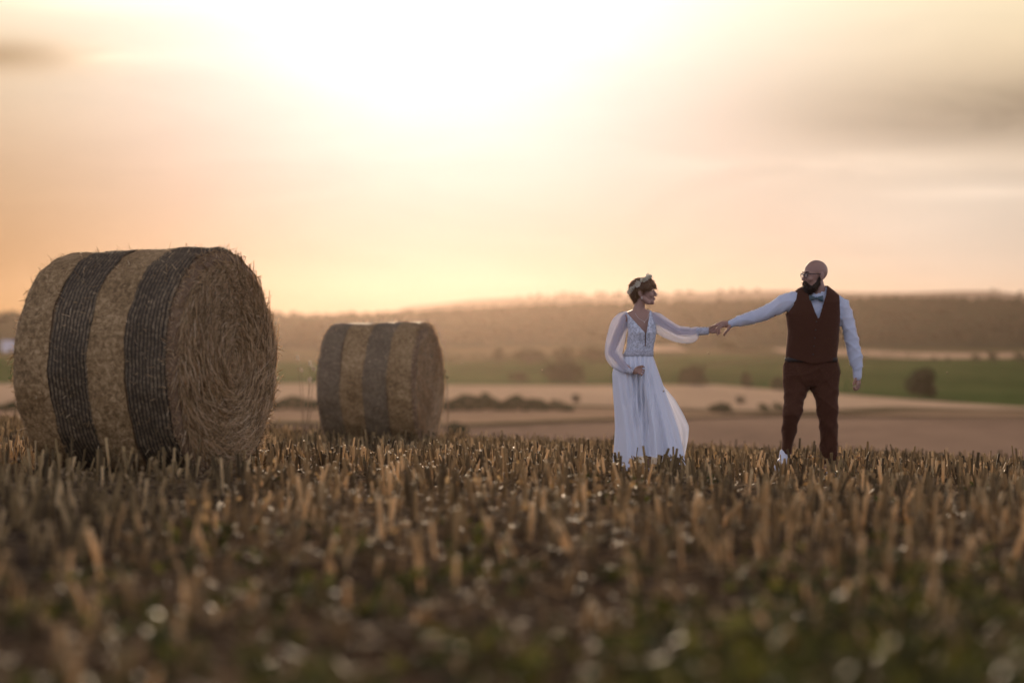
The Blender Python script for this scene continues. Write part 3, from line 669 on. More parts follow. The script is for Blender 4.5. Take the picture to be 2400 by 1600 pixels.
def cloth(name, col_, trans, sheer=0.0, tcol=None, lace=None):
    """white dress cloth: diffuse + translucent, partly see-through; lace adds a pattern of motifs and holes"""
    m, t = mat_new(name); tcn = t.n('ShaderNodeTexCoord')
    base = (*col_, 1); hole = sheer
    p = t.n('ShaderNodeBsdfPrincipled', {'Base Color': base, 'Roughness': .75, 'Specular IOR Level': .2, 'Sheen Weight': .5, 'Sheen Roughness': .35})
    if lace:
        vo = t.n('ShaderNodeTexVoronoi', {'Vector': tcn.outputs['Object'], 'Scale': lace}, feature='DISTANCE_TO_EDGE')
        no_ = t.noise(tcn.outputs['Object'], lace * .55, 2)
        motif = t.m('MULTIPLY', t.mapr(vo.outputs['Distance'], .04, .16, 0, 1), t.mapr(no_, .42, .54, 0, 1))
        t.put(p.inputs['Base Color'], t.mix(motif, base, tuple(c * .62 for c in col_)))
        hole = t.m('ADD', sheer, t.m('MULTIPLY', motif, .16))
        bm = t.n('ShaderNodeBump', {'Strength': .6, 'Distance': .004, 'Height': motif}, invert=True); t.put(p.inputs['Normal'], bm.outputs[0])
    tl = t.n('ShaderNodeBsdfTranslucent', {'Color': (*(tcol or col_), 1)})
    sh = t.n('ShaderNodeMixShader', {0: trans, 1: p.outputs[0], 2: tl.outputs[0]})
    tr = t.n('ShaderNodeBsdfTransparent', {'Color': (1, 1, 1)})
    t.n('ShaderNodeOutputMaterial', {'Surface': t.n('ShaderNodeMixShader', {0: hole, 1: sh.outputs[0], 2: tr.outputs[0]}).outputs[0]})
    return m
M['chiffon'] = cloth('white_chiffon', (.88, .91, .98), .14, 0.0, (.86, .82, .78))
M['train'] = cloth('sheer_chiffon', (.84, .84, .88), .45, .06, (.74, .75, .82))
M['sleeve'] = cloth('sheer_tulle', (.76, .77, .88), .32, .40, (.74, .74, .80))
M['lace'] = cloth('white_lace', (.84, .87, .95), .14, 0.0, (.8, .76, .72), 85)
M['lace_cuff'] = cloth('lace_cuff', (.78, .79, .86), .25, .05, (.8, .76, .72), 100)

def head_pieces(mb, c, s, yaw, male, pitch=0.0):
    """a head facing -Y in its own frame, turned by yaw; returns the frame"""
    M3 = Matrix.Rotation(yaw, 3, 'Z') @ Matrix.Rotation(pitch, 3, 'X'); A = np.array(M3)
    def T(p): return np.asarray(c) + A @ (np.array(p, float) * s)
    rot = M3.to_4x4()
    def E(p, r): mb.ell(T(p), np.array(r) * s, rot)
    def K(ps, rs): mb.chain([T(p) for p in ps], [r * s for r in rs], 12)
    E((0, .010, .035), (.077, .100, .088)); E((0, -.030, .0), (.068, .070, .075)); E((0, -.036, -.035), (.060, .062, .070))
    E((0, -.050, -.082), (.046, .043, .034)); E((0, -.080, -.098), (.021, .018, .019)); E((0, -.086, .030), (.044, .012, .010))
    K([(0, -.094, .012), (0, -.108, -.012), (0, -.119, -.030)], [.008, .010, .0115]); E((0, -.110, -.036), (.015, .012, .008))
    for sx in (-1, 1):
        E((sx * .036, -.072, -.028), (.027, .024, .026)); E((sx * .032, -.088, .004), (.014, .008, .009))
        E((sx * .079, .016, -.008), (.010, .020, .031)); E((sx * .080, .010, -.030), (.009, .011, .012))
        K([(sx * .058, .0, -.05), (sx * .040, -.045, -.092)], [.022, .022])
    E((0, -.1005, -.058), (.021, .009, .0065)); E((0, -.0985, -.0695), (.018, .0095, .0065))
    return T, E, K, rot, A
def fur(name, base_pts, base_nor, flow, L, rad, mat, parent, jitter=.35, nr=4, k=3):
    n = len(base_pts); D = flow + rng.normal(0, jitter, (n, 3)) + base_nor * .35
    return strand_obj(name, base_pts, D, rng.uniform(.6, 1.2, n) * L, np.full(n, rad), rng.normal(0, L * .12, (n, 3)) - np.array([0, 0, L * .1]), mat, parent, k, nr)
def sample_mesh(o, n):
    me = o.data; m = len(me.vertices); co = np.zeros(m * 3, np.float32); me.vertices.foreach_get('co', co); no = np.zeros(m * 3, np.float32); me.vertex_normals.foreach_get('vector', no)
    i = rng.integers(0, m, n); return co.reshape(-1, 3)[i].astype(float), no.reshape(-1, 3)[i].astype(float)
def finger(mb, pts, r0, r1): mb.chain(pts, list(np.linspace(r0, r1, len(pts))), 10)
def creases(amp, sc, seed=0.0):
    """sharper diagonal pulls and crumples in cloth"""
    def f(co):
        x, y, z = co[:, 0] * sc + seed, co[:, 1] * sc, co[:, 2] * sc
        w1 = np.sin(x * 1.1 + z * .7 + 1.4 * np.sin(z * .5 + seed)); w2 = np.sin(z * 1.5 - x * .6 + y + 1.2 * np.sin(x * .7)); w3 = np.sin(x * 2.7 - z * 2.1 + y * 1.6 + seed)
        return amp * ((1 - np.abs(w1)) ** 2 * 1.3 + (1 - np.abs(w2)) ** 2 * 1.1 + .35 * w3 - .9)
    return f
def person(label):
    p = empty('person', (0, 0, 0)); tag(p, label, 'person'); return p
def set_base(root, base):          # parts are modelled in place; move the Empty to the feet
    for ch in root.children: ch.location = Vector(ch.location) - Vector(base)
    root.location = base

# --- the man
man = person('bald bearded man in brown waistcoat and trousers holding the hand of the woman')
mb = MB()
HM = zg(727, 189, -.01); T, E, K, rot, A = head_pieces(mb, HM, 1.07, R(-66), True, R(2))
mb.chain([HM + np.array([.012, .015, -.06]), zg(752, 290, .015), zg(740, 350, .02)], [.060, .062, .075])
rows_loft(mb, zg, SG, [(335, 640, 860, .06, .02), (370, 590, 900, .09, .02), (460, 560, 880, .105, .01), (600, 560, 865, .10, 0), (740, 550, 850, .105, 0), (860, 530, 880, .105, 0), (930, 520, 872, .09, 0)])
limb(mb, zg, SG, [(590, 370, 38, .01), (440, 440, 32, -.01), (330, 470, 30, -.02), (215, 500, 25, -.02), (140, 527, 19, -.02)])
limb(mb, zg, SG, [(896, 392, 30, .01), (948, 560, 30, .01), (985, 690, 31, 0), (1005, 820, 25, -.02), (1011, 872, 19, -.02)])
limb(mb, zg, SG, [(605, 930, 72, 0), (572, 1100, 50, -.10), (550, 1240, 38, -.05), (530, 1385, 26, .02), (505, 1450, 26, .02)])
limb(mb, zg, SG, [(800, 930, 72, 0), (812, 1120, 50, -.04), (820, 1280, 42, -.02), (818, 1440, 28, 0), (815, 1500, 28, 0)])
# right hand (picture left): palm over her fingers, thumb hanging
mb.chain([zg(150, 524, -.02), zg(118, 521, -.025), zg(92, 520, -.03)], [.026, .030, .028], 14, .62)
for i, (kx, ky, mx_, my_, ex, ey, dy) in enumerate(((90, 506, 52, 522, 18, 548, .012), (84, 514, 46, 538, 26, 566, -.008), (84, 524, 54, 552, 44, 580, -.030), (88, 534, 68, 560, 66, 582, -.046))):
    finger(mb, [zg(kx + 14, ky + 4, -.025 + dy * .4), zg(kx, ky, -.025 + dy), zg((kx + mx_) / 2, (ky + my_) / 2, -.030 + dy), zg(mx_, my_, -.032 + dy), zg(ex, ey, -.028 + dy)], .0105, .0075)
finger(mb, [zg(142, 536, -.045), zg(132, 558, -.058), zg(116, 572, -.062), zg(106, 586, -.060), zg(105, 597, -.058)], .013, .0085)
# left hand hanging, half curled
mb.chain([zg(1012, 872, -.02), zg(1014, 900, -.022), zg(1016, 925, -.02)], [.021, .027, .026], 14, .6)
for i, (x0, y0, x1, y1, x2, y2, dy) in enumerate(((1006, 926, 992, 950, 978, 948, -.035), (1014, 932, 1000, 962, 982, 960, -.018), (1020, 932, 1010, 966, 990, 968, .002), (1024, 926, 1020, 958, 1002, 966, .020))):
    finger(mb, [zg(x0 + 4, y0 - 14, -.02 + dy * .6), zg(x0, y0, -.02 + dy), zg(x1 + 8, (y0 + y1) / 2 + 6, -.022 + dy), zg(x1, y1, -.026 + dy), zg(x2, y2, -.034 + dy)], .0102, .0075)
finger(mb, [zg(1004, 884, -.035), zg(992, 900, -.048), zg(984, 918, -.052), zg(983, 934, -.050)], .0125, .0085)
mb.remesh('body', M['skin_m'], man, .0042, 3)
for sx in (-1, 1):
    e = MB(); e.ell(T((sx * .031, -.0925, .004)), (.0075 * 1.1, .006, .005), rot); e.obj('eye', M['eye'], man)
    e = MB(); e.chain([T((sx * .014, -.100, .024)), T((sx * .032, -.099, .029)), T((sx * .050, -.086, .024))], [.0035, .0045, .0025], 8); e.obj('eyebrow', M['hair_m'], man)
# beard
mb = MB()
def EB(p, r): mb.ell(T(p), np.array(r) * 1.07, rot)
EB((0, -.062, -.104), (.052, .050, .038)); EB((0, -.084, -.128), (.034, .030, .038)); EB((0, -.070, -.150), (.026, .026, .030))
for sx in (-1, 1):
    mb.chain([T((sx * .071, -.004, -.022)), T((sx * .066, -.014, -.060)), T((sx * .052, -.044, -.098))], [.010, .018, .026], 12)
    mb.chain([T((0, -.108, -.049)), T((sx * .020, -.103, -.053)), T((sx * .034, -.088, -.075))], [.0065, .008, .009], 10)
beard = mb.remesh('beard', M['hair_m'], man, .004, 2, folds(.0016, 120))
P, N_ = sample_mesh(beard, 2600); fl = np.zeros_like(P); fl[:, 2] = -1
fur('beard_strand', P - N_ * .003, N_, fl, .020, .0009, M['hair_m'], beard)
# glasses
gl_o = MB(); sg = 1.07
def rim(mbx, sx):
    a = np.linspace(0, 2 * math.pi, 25)
    ptsr = [T((sx * (.031 + .0225 * np.sign(math.cos(q)) * abs(math.cos(q)) ** .8), -.1065 + .10 * (.031 + .0225 * math.cos(q)) ** 1.6, .000 + .0185 * np.sign(math.sin(q)) * abs(math.sin(q)) ** .8)) for q in a]
    mbx.chain(ptsr[:14], [.0026] * 14, 8); mbx.chain(ptsr[12:], [.0017] * 13, 8)
rim(gl_o, 1); rim(gl_o, -1); gl_o.chain([T((-.010, -.110, .007)), T((0, -.114, .010)), T((.010, -.110, .007))], [.002] * 3, 8)
for sx in (-1, 1): gl_o.chain([T((sx * .053, -.104, .012)), T((sx * .072, -.080, .012)), T((sx * .082, -.01, .010)), T((sx * .084, .020, .002)), T((sx * .083, .032, -.012))], [.0028, .0028, .0024, .0022, .002], 8)
glasses = gl_o.obj('glasses', M['frame'], man)
for sx in (-1, 1):
    e = MB(); e.ell(T((sx * .031, -.1065 + .10 * .031 ** 1.6, 0)), (.022, .0012, .018), rot, 20, 8); e.obj('lens', M['lens'], glasses)
# shirt: torso and both sleeves in one cloth, collar and cuffs apart
mb = MB()
SH = [(300, 668, 822, .060, .02), (322, 622, 872, .075, .02), (350, 582, 915, .095, .02), (400, 553, 925, .115, .015), (470, 545, 902, .128, .01), (560, 552, 890, .130, 0), (650, 545, 878, .125, 0), (740, 540, 868, .122, 0), (768, 548, 860, .110, 0)]
rows_loft(mb, zg, SG, SH)
limb(mb, zg, SG, [(610, 352, 60, .015), (545, 368, 66, .01), (470, 402, 58, 0), (400, 440, 52, -.01), (320, 468, 48, -.02), (245, 492, 41, -.02), (205, 502, 40, -.02), (178, 512, 30, -.02)])
limb(mb, zg, SG, [(880, 372, 50, .015), (924, 388, 44, .015), (938, 450, 48, .01), (952, 520, 50, .01), (972, 610, 50, .005), (988, 690, 50, 0), (1002, 755, 48, -.01), (1010, 800, 42, -.015), (1012, 822, 35, -.02)])
shirt = mb.remesh('shirt', M['shirt'], man, .008, 4, creases(.0060, 22))
for p0, p1, r0, r1 in ((zg(196, 500, -.02), zg(149, 521, -.02), .036, .034), (zg(1012, 816, -.02), zg(1012, 877, -.02), .042, .039)):
    mb = MB(); mb.chain([p0, (p0 + p1) / 2, p1], [r0, (r0 + r1) / 2, r1], 20, .85); mb.remesh('cuff', M['shirt'], shirt, .005, 2)
mb = MB(); rr = []
for zy, xl, xr, hd, dy in ((268, 716, 806, .050, .03), (285, 706, 806, .060, .022), (306, 692, 812, .070, .018), (324, 680, 826, .078, .018)): rr.append(ring_row(zg, SG, (zy, xl, xr, hd, dy), se=2.0, k=40))
rr = np.array(rr); dip = np.clip(-np.sin(np.linspace(0, 2 * math.pi, 40, endpoint=False)), 0, 1) ** 2
for i, kk in enumerate((.052, .045, .03, .012)): rr[i, :, 2] -= dip * kk
mb.tube(rr, False); co = mb.obj('collar', M['shirt'], shirt); md = co.modifiers.new('s', 'SOLIDIFY'); md.thickness = .005
# waistcoat: torso shell with V neck and armholes
def shell(name, F, S, rows, keep, mat, parent, k=440, n=420, se=2.4, thick=.008, dispf=None):
    ys = np.array([r[0] for r in rows], float); q = np.linspace(ys[0], ys[-1], n)
    R5 = [np.interp(q, ys, [r[j] for r in rows]) for j in range(5)]
    V = np.array([ring_row(F, S, (R5[0][i], R5[1][i], R5[2][i], R5[3][i], R5[4][i]), se=se, k=k) for i in range(n)])
    a = np.linspace(0, 2 * math.pi, k, endpoint=False)
    cx = np.sign(np.cos(a)) * np.abs(np.cos(a)) ** (2 / se)
    ZX = (R5[1] + R5[2])[:, None] / 2 + (R5[2] - R5[1])[:, None] / 2 * cx[None]; ZY = np.repeat(q[:, None], k, 1); front = np.repeat((np.sin(a) < 0)[None], n, 0)
    okv = keep(ZX, ZY, front, np.repeat(a[None], n, 0)).ravel()
    Fc = grid_faces(k, n, True); Fc = Fc[okv[Fc].all(1)]
    V = V.reshape(-1, 3)
    if dispf is not None:
        c0 = V.reshape(n, k, 3).mean(1, keepdims=True); d = V.reshape(n, k, 3) - c0; d /= np.linalg.norm(d, axis=2, keepdims=True); V = V + d.reshape(-1, 3) * dispf(V)[:, None]
    us = np.unique(Fc); mp = np.full(len(V), -1); mp[us] = np.arange(len(us))
    o = link_mesh(name, mesh_np(name, V[us], mp[Fc]), mat, parent)
    sm = o.modifiers.new('soften', 'SMOOTH'); sm.factor = .5; sm.iterations = 8
    if thick:
        md = o.modifiers.new('thick', 'SOLIDIFY'); md.thickness = thick; md.offset = 1
    return o
VE = [(258, 655, 815, .062, .03), (278, 612, 840, .080, .025), (300, 588, 868, .098, .022), (325, 574, 894, .115, .02), (370, 556, 912, .135, .015), (450, 526, 902, .150, .01), (560, 540, 892, .150, 0), (640, 536, 886, .146, 0), (720, 528, 876, .142, 0), (800, 522, 874, .142, 0)]
def vest_keep(x, y, front, a):
    v = np.interp(y, [250, 300, 480], [.0, 1.0, 1.0]) > 0
    nl = np.interp(y, [255, 300, 480], [650, 664, 735]); nr_ = np.interp(y, [255, 280, 480], [812, 804, 737])
    inV = front & (x > nl) & (x < nr_) & (y < 480)
    backneck = (~front) & (y < 278) & (np.abs(x - 740) < 60)
    al = np.interp(y, [270, 300, 390, 450, 470], [600, 592, 574, 530, 400]); ar = np.interp(y, [270, 315, 400, 500, 530], [890, 889, 890, 897, 1000])
    bot = np.where(front, np.interp(x, [525, 690, 875], [742, 792, 766]), 765)
    return ~inV & ~backneck & (x > al) & (x < ar) & (y < bot)
vest = shell('waistcoat', zg, SG, VE, vest_keep, M['suit'], man, dispf=folds(.0010, 22, .6, 3))
for i, y in enumerate((505, 560, 615, 670, 725)):
    bt = MB(); bt.ell(zg(722 - (y - 480) * .10, y, -.163), (.007, .004, .007), None, 12, 6); bt.obj('button', M['button'], vest)
# trousers
mb = MB()
rows_loft(mb, zg, SG, [(742, 532, 870, .118, 0), (780, 512, 888, .125, 0), (830, 505, 900, .130, 0), (900, 507, 892, .128, 0), (945, 512, 885, .105, 0)], 2.3)
rows_loft(mb, zg, SG, [(880, 508, 700, .105, 0), (955, 507, 690, .110, -.01), (1000, 508, 668, .100, -.03), (1050, 508, 642, .092, -.06), (1100, 500, 637, .090, -.09), (1135, 492, 630, .090, -.10), (1165, 494, 610, .084, -.085), (1250, 497, 600, .076, -.045), (1310, 497, 584, .070, -.01), (1370, 498, 573, .066, .02), (1405, 506, 566, .060, .02)], 2.1)
rows_loft(mb, zg, SG, [(880, 690, 896, .105, 0), (960, 692, 887, .110, -.01), (1000, 714, 885, .105, -.02), (1100, 731, 881, .092, -.035), (1160, 742, 881, .088, -.03), (1250, 754, 882, .082, -.02), (1350, 755, 881, .078, 0), (1440, 756, 878, .074, .01), (1478, 756, 876, .072, .01)], 2.1)
tro = mb.remesh('trousers', M['suit'], man, .007, 3, creases(.0062, 14, 2))
mb = MB(); mb.tube([ring_row(zg, SG, (zy, 524, 876, .134, 0)) for zy in (748, 762, 778)], False); be = mb.obj('belt', M['suit_trim'], man); md = be.modifiers.new('s', 'SOLIDIFY'); md.thickness = .004
# bow tie
mb = MB()
for sx in (-1, 1):
    rows = []
    for q in np.linspace(0, 1, 10):
        w_ = .010 + .021 * q ** .8; a = np.linspace(0, 2 * math.pi, 20, endpoint=False)
        c = zg(724 + sx * (4 + 43 * q), 347 + 2 * sx * q, -.120 + .018 * q * q)
        rows.append(c + np.stack([0 * a, (.007 + .004 * np.sin(q * 3.1)) * np.cos(a), w_ * np.sin(a) * (1 + .10 * np.cos(2 * a))], -1))
    mb.tube(rows)
mb.ell(zg(724, 347, -.126), (.010, .010, .013)); mb.obj('bow_tie', M['bow'], man)
def shoe(root, F, heel, toe, w_, h, mats, name='shoe'):
    heel = np.array(heel); toe = np.array(toe); d = toe - heel; L = np.linalg.norm(d); d = d / L; u = np.cross(d, (0, 0, 1.0)); u /= np.linalg.norm(u); up = np.cross(u, d)
    rot = Matrix((Vector(d), Vector(-u), Vector(up))).transposed().to_4x4()
    mb = MB(); E_ = lambda q, z, r, m: m.ell(heel + d * L * q + up * h * z, r, rot)
    E_(.18, .52, (L * .22, w_ * .42, h * .55), mb); E_(.5, .38, (L * .34, w_ * .46, h * .36), mb); E_(.78, .28, (L * .24, w_ * .5, h * .28), mb); E_(.12, .9, (L * .15, w_ * .36, h * .32), mb)
    o = mb.remesh(name, mats[0], root, .006, 3)
    mb = MB(); E_(.28, .09, (L * .30, w_ * .46, h * .13), mb); E_(.7, .09, (L * .33, w_ * .53, h * .13), mb); mb.remesh('sole', mats[1], o, .006, 2)
    return o
gzf = lambda p: np.array([p[0], p[1], float(gz(p[0], p[1]))])
lift = lambda p, z: p + np.array([0, 0, z])
shoe(man, zg, lift(gzf(zg(532, 1480, .06)), .125), lift(gzf(zg(466, 1480, -.13)), .035), .10, .11, (M['white_shoe'], M['sole']))
shoe(man, zg, gzf(zg(818, 1540, .07)), gzf(zg(870, 1540, -.16)), .10, .11, (M['white_shoe'], M['sole']))
bm_ = gzf(zg(690, 1500)); set_base(man, bm_)

M['wool_fuzz'] = leafy('wool_fuzz', [(0, (.30, .16, .09)), (1, (.50, .30, .19))], .55, (1.1, 1, .9), rough=.7, spec=.1)
M['lint'] = leafy('cotton_fuzz', [(0, (.75, .76, .82)), (1, (.90, .90, .92))], .5, (1, 1, 1), rough=.7, spec=.1)
def fuzz(o, n, L, r, mat):
    P, N_ = sample_mesh(o, n); f = strand_obj('fuzz', P - N_ * .0008, N_ + rng.normal(0, .35, P.shape), rng.uniform(.6, 1.2, n) * L, np.full(n, r), rng.normal(0, L * .2, P.shape), mat, o, 3, 2); f['kind'] = 'stuff'
fuzz(tro, 16000, .0065, .00035, M['wool_fuzz']); fuzz(vest, 12000, .0060, .00035, M['wool_fuzz']); fuzz(shirt, 12000, .0050, .00035, M['lint'])
# --- the woman
wom = person('short-haired woman in long white lace dress and flower crown, gathering her skirt')
mb = MB()
HW = zb(462, 203, .0); T, E, K, rot, A = head_pieces(mb, HW, .965, R(80), False, R(-3))
mb.chain([HW + np.array([-.020, .008, -.060]), zb(436, 305, .008), zb(428, 360, .012)], [.046, .047, .058])
rows_loft(mb, zb, SB, [(318, 410, 470, .035, .012), (335, 375, 500, .050, .015), (352, 335, 522, .062, .015), (390, 338, 538, .078, .01), (450, 352, 545, .088, .005), (510, 355, 545, .090, 0), (600, 345, 532, .082, 0), (665, 328, 528, .084, 0), (760, 290, 540, .095, 0), (860, 285, 545, .095, 0)])
for sx, x in ((0, 412), (1, 498)): mb.ell(zb(x, 492, -.060), (.047, .040, .048))
limb(mb, zb, SB, [(335, 392, 38, .01), (272, 520, 33, .015), (228, 640, 30, .0), (296, 722, 25, -.10), (372, 786, 18, -.172)])
limb(mb, zb, SB, [(530, 385, 36, .01), (630, 440, 30, .01), (720, 490, 27, .0), (830, 492, 23, -.01), (935, 486, 17, -.02)])
limb(mb, zb, SB, [(375, 880, 62, 0), (372, 1150, 42, -.02), (355, 1350, 34, .0), (335, 1490, 22, .02)])
limb(mb, zb, SB, [(470, 880, 62, 0), (482, 1150, 42, -.05), (492, 1330, 34, -.03), (498, 1480, 22, -.02)])
# hand gathering the skirt
mb.chain([zb(382, 786, -.177), zb(408, 780, -.190), zb(428, 772, -.197)], [.019, .027, .024], 14, .62)
for x1, y1, x2, y2, x3, y3, dy in ((445, 752, 456, 747, 462, 752, .010), (446, 768, 460, 772, 458, 782, -.006), (442, 784, 456, 792, 450, 800, -.016), (434, 798, 446, 808, 438, 814, -.022)):
    finger(mb, [zb(418, (y1 + 780) / 2, -.194 + dy * .5), zb(x1 - 12, y1 + 2, -.200 + dy), zb(x1, y1, -.204 + dy), zb(x2, y2, -.204 + dy), zb(x3, y3, -.196 + dy)], .0088, .0065)
finger(mb, [zb(398, 764, -.187), zb(416, 750, -.202), zb(434, 744, -.210), zb(450, 742, -.210)], .0108, .0070)
# hand in his
mb.chain([zb(936, 485, -.02), zb(960, 484, -.022), zb(982, 484, -.022)], [.019, .027, .025], 14, .55)
for i, (x1, y1, x2, y2, x3, y3, dy) in enumerate(((1004, 468, 1022, 478, 1030, 494, .014), (1006, 480, 1022, 492, 1026, 507, .002), (1004, 492, 1018, 502, 1014, 513, -.012), (998, 500, 1010, 510, 1002, 517, -.022))):
    finger(mb, [zb(972, 474 + i * 8, -.022 + dy * .6), zb(988, (y1 + 476 + i * 5) / 2, -.024 + dy), zb(x1, y1, -.026 + dy), zb(x2, y2, -.028 + dy), zb(x3, y3, -.030 + dy)], .0086, .0062)
finger(mb, [zb(955, 462, -.032), zb(978, 450, -.042), zb(1000, 446, -.046), zb(1016, 450, -.046)], .0108, .0070)
mb.remesh('body', M['skin_w'], wom, .0040, 3)
for sx in (-1, 1):
    e = MB(); e.ell(T((sx * .031, -.0925, .004)), (.007, .006, .005), rot); e.obj('eye', M['eye'], wom)
    e = MB(); e.chain([T((sx * .014, -.099, .024)), T((sx * .032, -.098, .029)), T((sx * .050, -.086, .023))], [.0022, .0028, .0018], 8); e.obj('eyebrow', M['hair_w'], wom)
# hair: cropped, swept forward into a fringe
mb = MB()
def EH(p, r): mb.ell(T(p), np.array(r) * .965, rot)
EH((0, .022, .042), (.088, .104, .093)); EH((0, .070, -.005), (.070, .048, .060)); EH((0, .066, -.052), (.048, .034, .042)); EH((0, -.052, .082), (.060, .048, .042))
for sx in (-1, 1):
    EH((sx * .060, -.034, .048), (.026, .048, .040)); mb.chain([T((sx * .050, -.060, .070)), T((sx * .056, -.074, .040)), T((sx * .058, -.076, .030))], [.020, .014, .005], 10)
    mb.chain([T((sx * .082, .010, .030)), T((sx * .083, .004, .008))], [.014, .006], 10)
mb.chain([T((.0, -.075, .085)), T((.012, -.101, .055)), T((.018, -.108, .036))], [.024, .016, .006], 10)
mb.chain([T((-.03, -.070, .085)), T((-.020, -.098, .055)), T((-.016, -.106, .034))], [.022, .015, .005], 10)
hair = mb.remesh('hair', M['hair_w'], wom, .004, 2, folds(.0016, 110))
P, N_ = sample_mesh(hair, 4200); crown_c = T((0, .03, .13)); fl = P - crown_c; fl /= np.linalg.norm(fl, axis=1)[:, None]; fl = fl - N_ * (fl * N_).sum(1)[:, None]; fl[:, 2] -= .35
fur('hair_strand', P - N_ * .003, N_, fl, .024, .0010, M['hair_w'], hair, .14)
# flower crown: a ring over the head, tilted from the forehead to the nape
cr = MB(); fl_c = []; ringp = []
for q in np.linspace(0, 2 * math.pi, 40, endpoint=False):
    p = np.array((.090 * math.sin(q), .028 - .092 * math.cos(q) * .98, .070 + .066 * math.cos(q))); ringp.append(T(p)); fl_c.append((T(p), A @ (p - np.array((0, .02, .03)))))
mbr = MB(); a = np.linspace(0, 2 * math.pi, 8, endpoint=False); rp = np.array(ringp); rp = np.vstack([rp, rp[:1]])
mbr.chain(list(rp), [.0055] * len(rp), 8); crown_o = mbr.obj('flower_crown', M['hair_w'], wom)
PV = []; 
for c, nrm in fl_c:
    nrm = nrm / np.linalg.norm(nrm)
    for k in range(2):
        cc = c + nrm * .004 + rng.normal(0, .006, 3)
        for j in range(10): PV.append(cc + nrm * .004 + rng.normal(0, .006, 3))
V, F = leaves(np.array(PV), .0140)
link_mesh('flower', mesh_np('flower', V, F, False, np.repeat(rng.uniform(0, 1, len(PV)), 4)), M['petal'], crown_o)['kind'] = 'stuff'
for sx in (1, -1):
    e = MB(); e.ell(T((sx * .081, .004, -.048)), (.0055, .0055, .0065)); e.ell(T((sx * .081, .004, -.060)), (.0035, .0035, .0055)); e.obj('earring', M['pearl'], wom)
e = MB(); e.chain([zb(398, 355, -.045), zb(425, 395, -.075), zb(468, 420, -.090), zb(492, 395, -.078), zb(505, 352, -.045)], [.0012] * 5, 6); e.ell(zb(467, 424, -.093), (.004, .003, .005)); e.obj('necklace', M['pearl'], wom)
# bodice
BO = [(322, 330, 512, .050, .02), (345, 328, 524, .066, .018), (370, 330, 536, .082, .012), (400, 338, 548, .098, .008), (450, 346, 558, .122, -.004), (500, 348, 560, .128, -.008), (560, 345, 549, .108, 0), (620, 338, 536, .096, 0), (672, 318, 534, .098, 0)]
def bod_keep(x, y, front, a):
    nl = np.interp(y, [318, 350, 500], [322, 338, 470]); nr_ = np.interp(y, [318, 335, 500], [505, 512, 480])
    inV = front & (x > nl) & (x < nr_) & (y < 502)
    slit = front & (np.abs(x - 474) < 3.0) & (y < 600)
    back = (~front) & (y < 380) & (np.abs(x - 430) < 60 - (y - 320) * .3)
    top = y < np.interp(x, [325, 345, 505, 520], [352, 344, 330, 338])
    return ~inV & ~back & ~slit & ~top
bod = shell('bodice', zb, SB, BO, bod_keep, M['lace'], wom, se=2.1, thick=.004, dispf=folds(.0008, 40))
mb = MB(); mb.tube([ring_row(zb, SB, (zy, xl, xr, hd, 0), se=2.1, k=60) for zy, xl, xr, hd in ((624, 333, 537, .105), (640, 327, 535, .106), (655, 321, 534, .107), (670, 315, 535, .108))], False)
wb = mb.obj('waistband', M['lace_cuff'], bod); md = wb.modifiers.new('s', 'SOLIDIFY'); md.thickness = .004
# sleeves: sheer, full, gathered at a lace cuff
def sleeve(pts, cuff, seed):
    mb = MB(); ts = []
    P3 = np.array([zb(p[0], p[1], p[3]) for p in pts]); rd = np.array([p[2] * SB for p in pts]); dz = np.array([p[4] if len(p) > 4 else .9 for p in pts])
    n = 40; q = np.linspace(0, len(pts) - 1, n); P = np.stack([np.interp(q, np.arange(len(pts)), P3[:, j]) for j in range(3)], -1); r = np.interp(q, np.arange(len(pts)), rd); fz = np.interp(q, np.arange(len(pts)), dz)
    for _ in range(2): P[1:-1] = (P[:-2] + 2 * P[1:-1] + P[2:]) / 4; r[1:-1] = (r[:-2] + 2 * r[1:-1] + r[2:]) / 4
    a = np.linspace(0, 2 * math.pi, 72, endpoint=False); rows = []
    for i in range(n):
        d = P[min(i + 1, n - 1)] - P[max(i - 1, 0)]; d /= np.linalg.norm(d); u = np.cross(d, (0, 1.0, 0)); u /= np.linalg.norm(u); v = np.cross(d, u)
        g = 1 + .045 * np.sin(9 * a + seed + 2.2 * math.sin(i * .16)) + .03 * np.sin(17 * a - i * .12 + seed) + .02 * np.sin(5 * a + i * .4)
        rows.append(P[i] + (np.cos(a)[:, None] * u + np.sin(a)[:, None] * v * fz[i]) * (r[i] * g)[:, None])
    mb.tube(rows, False); o = mb.obj('sleeve', M['sleeve'], wom)
    c0, c1, r0, r1 = cuff; mbc = MB(); rows = []
    d = c1 - c0; d /= np.linalg.norm(d); u = np.cross(d, (0, 1.0, 0)); u /= np.linalg.norm(u); v = np.cross(d, u)
    for tt in np.linspace(0, 1, 8): rows.append(c0 + (c1 - c0) * tt + (np.cos(a)[:, None] * u + np.sin(a)[:, None] * v) * (r0 + (r1 - r0) * tt + .0012 * np.sin(tt * 20)))
    mbc.tube(rows, False); cu = mbc.obj('lace_cuff', M['lace_cuff'], o); md = cu.modifiers.new('s', 'SOLIDIFY'); md.thickness = .003
sleeve([(356, 362, 24, .012), (318, 390, 48, .012), (288, 440, 64, .015), (268, 520, 68, .015), (246, 605, 66, .005), (246, 668, 63, -.04), (276, 722, 52, -.10), (316, 762, 36, -.145), (342, 778, 25, -.160)], (zb(330, 772, -.152), zb(384, 790, -.178), .029, .025), .4)
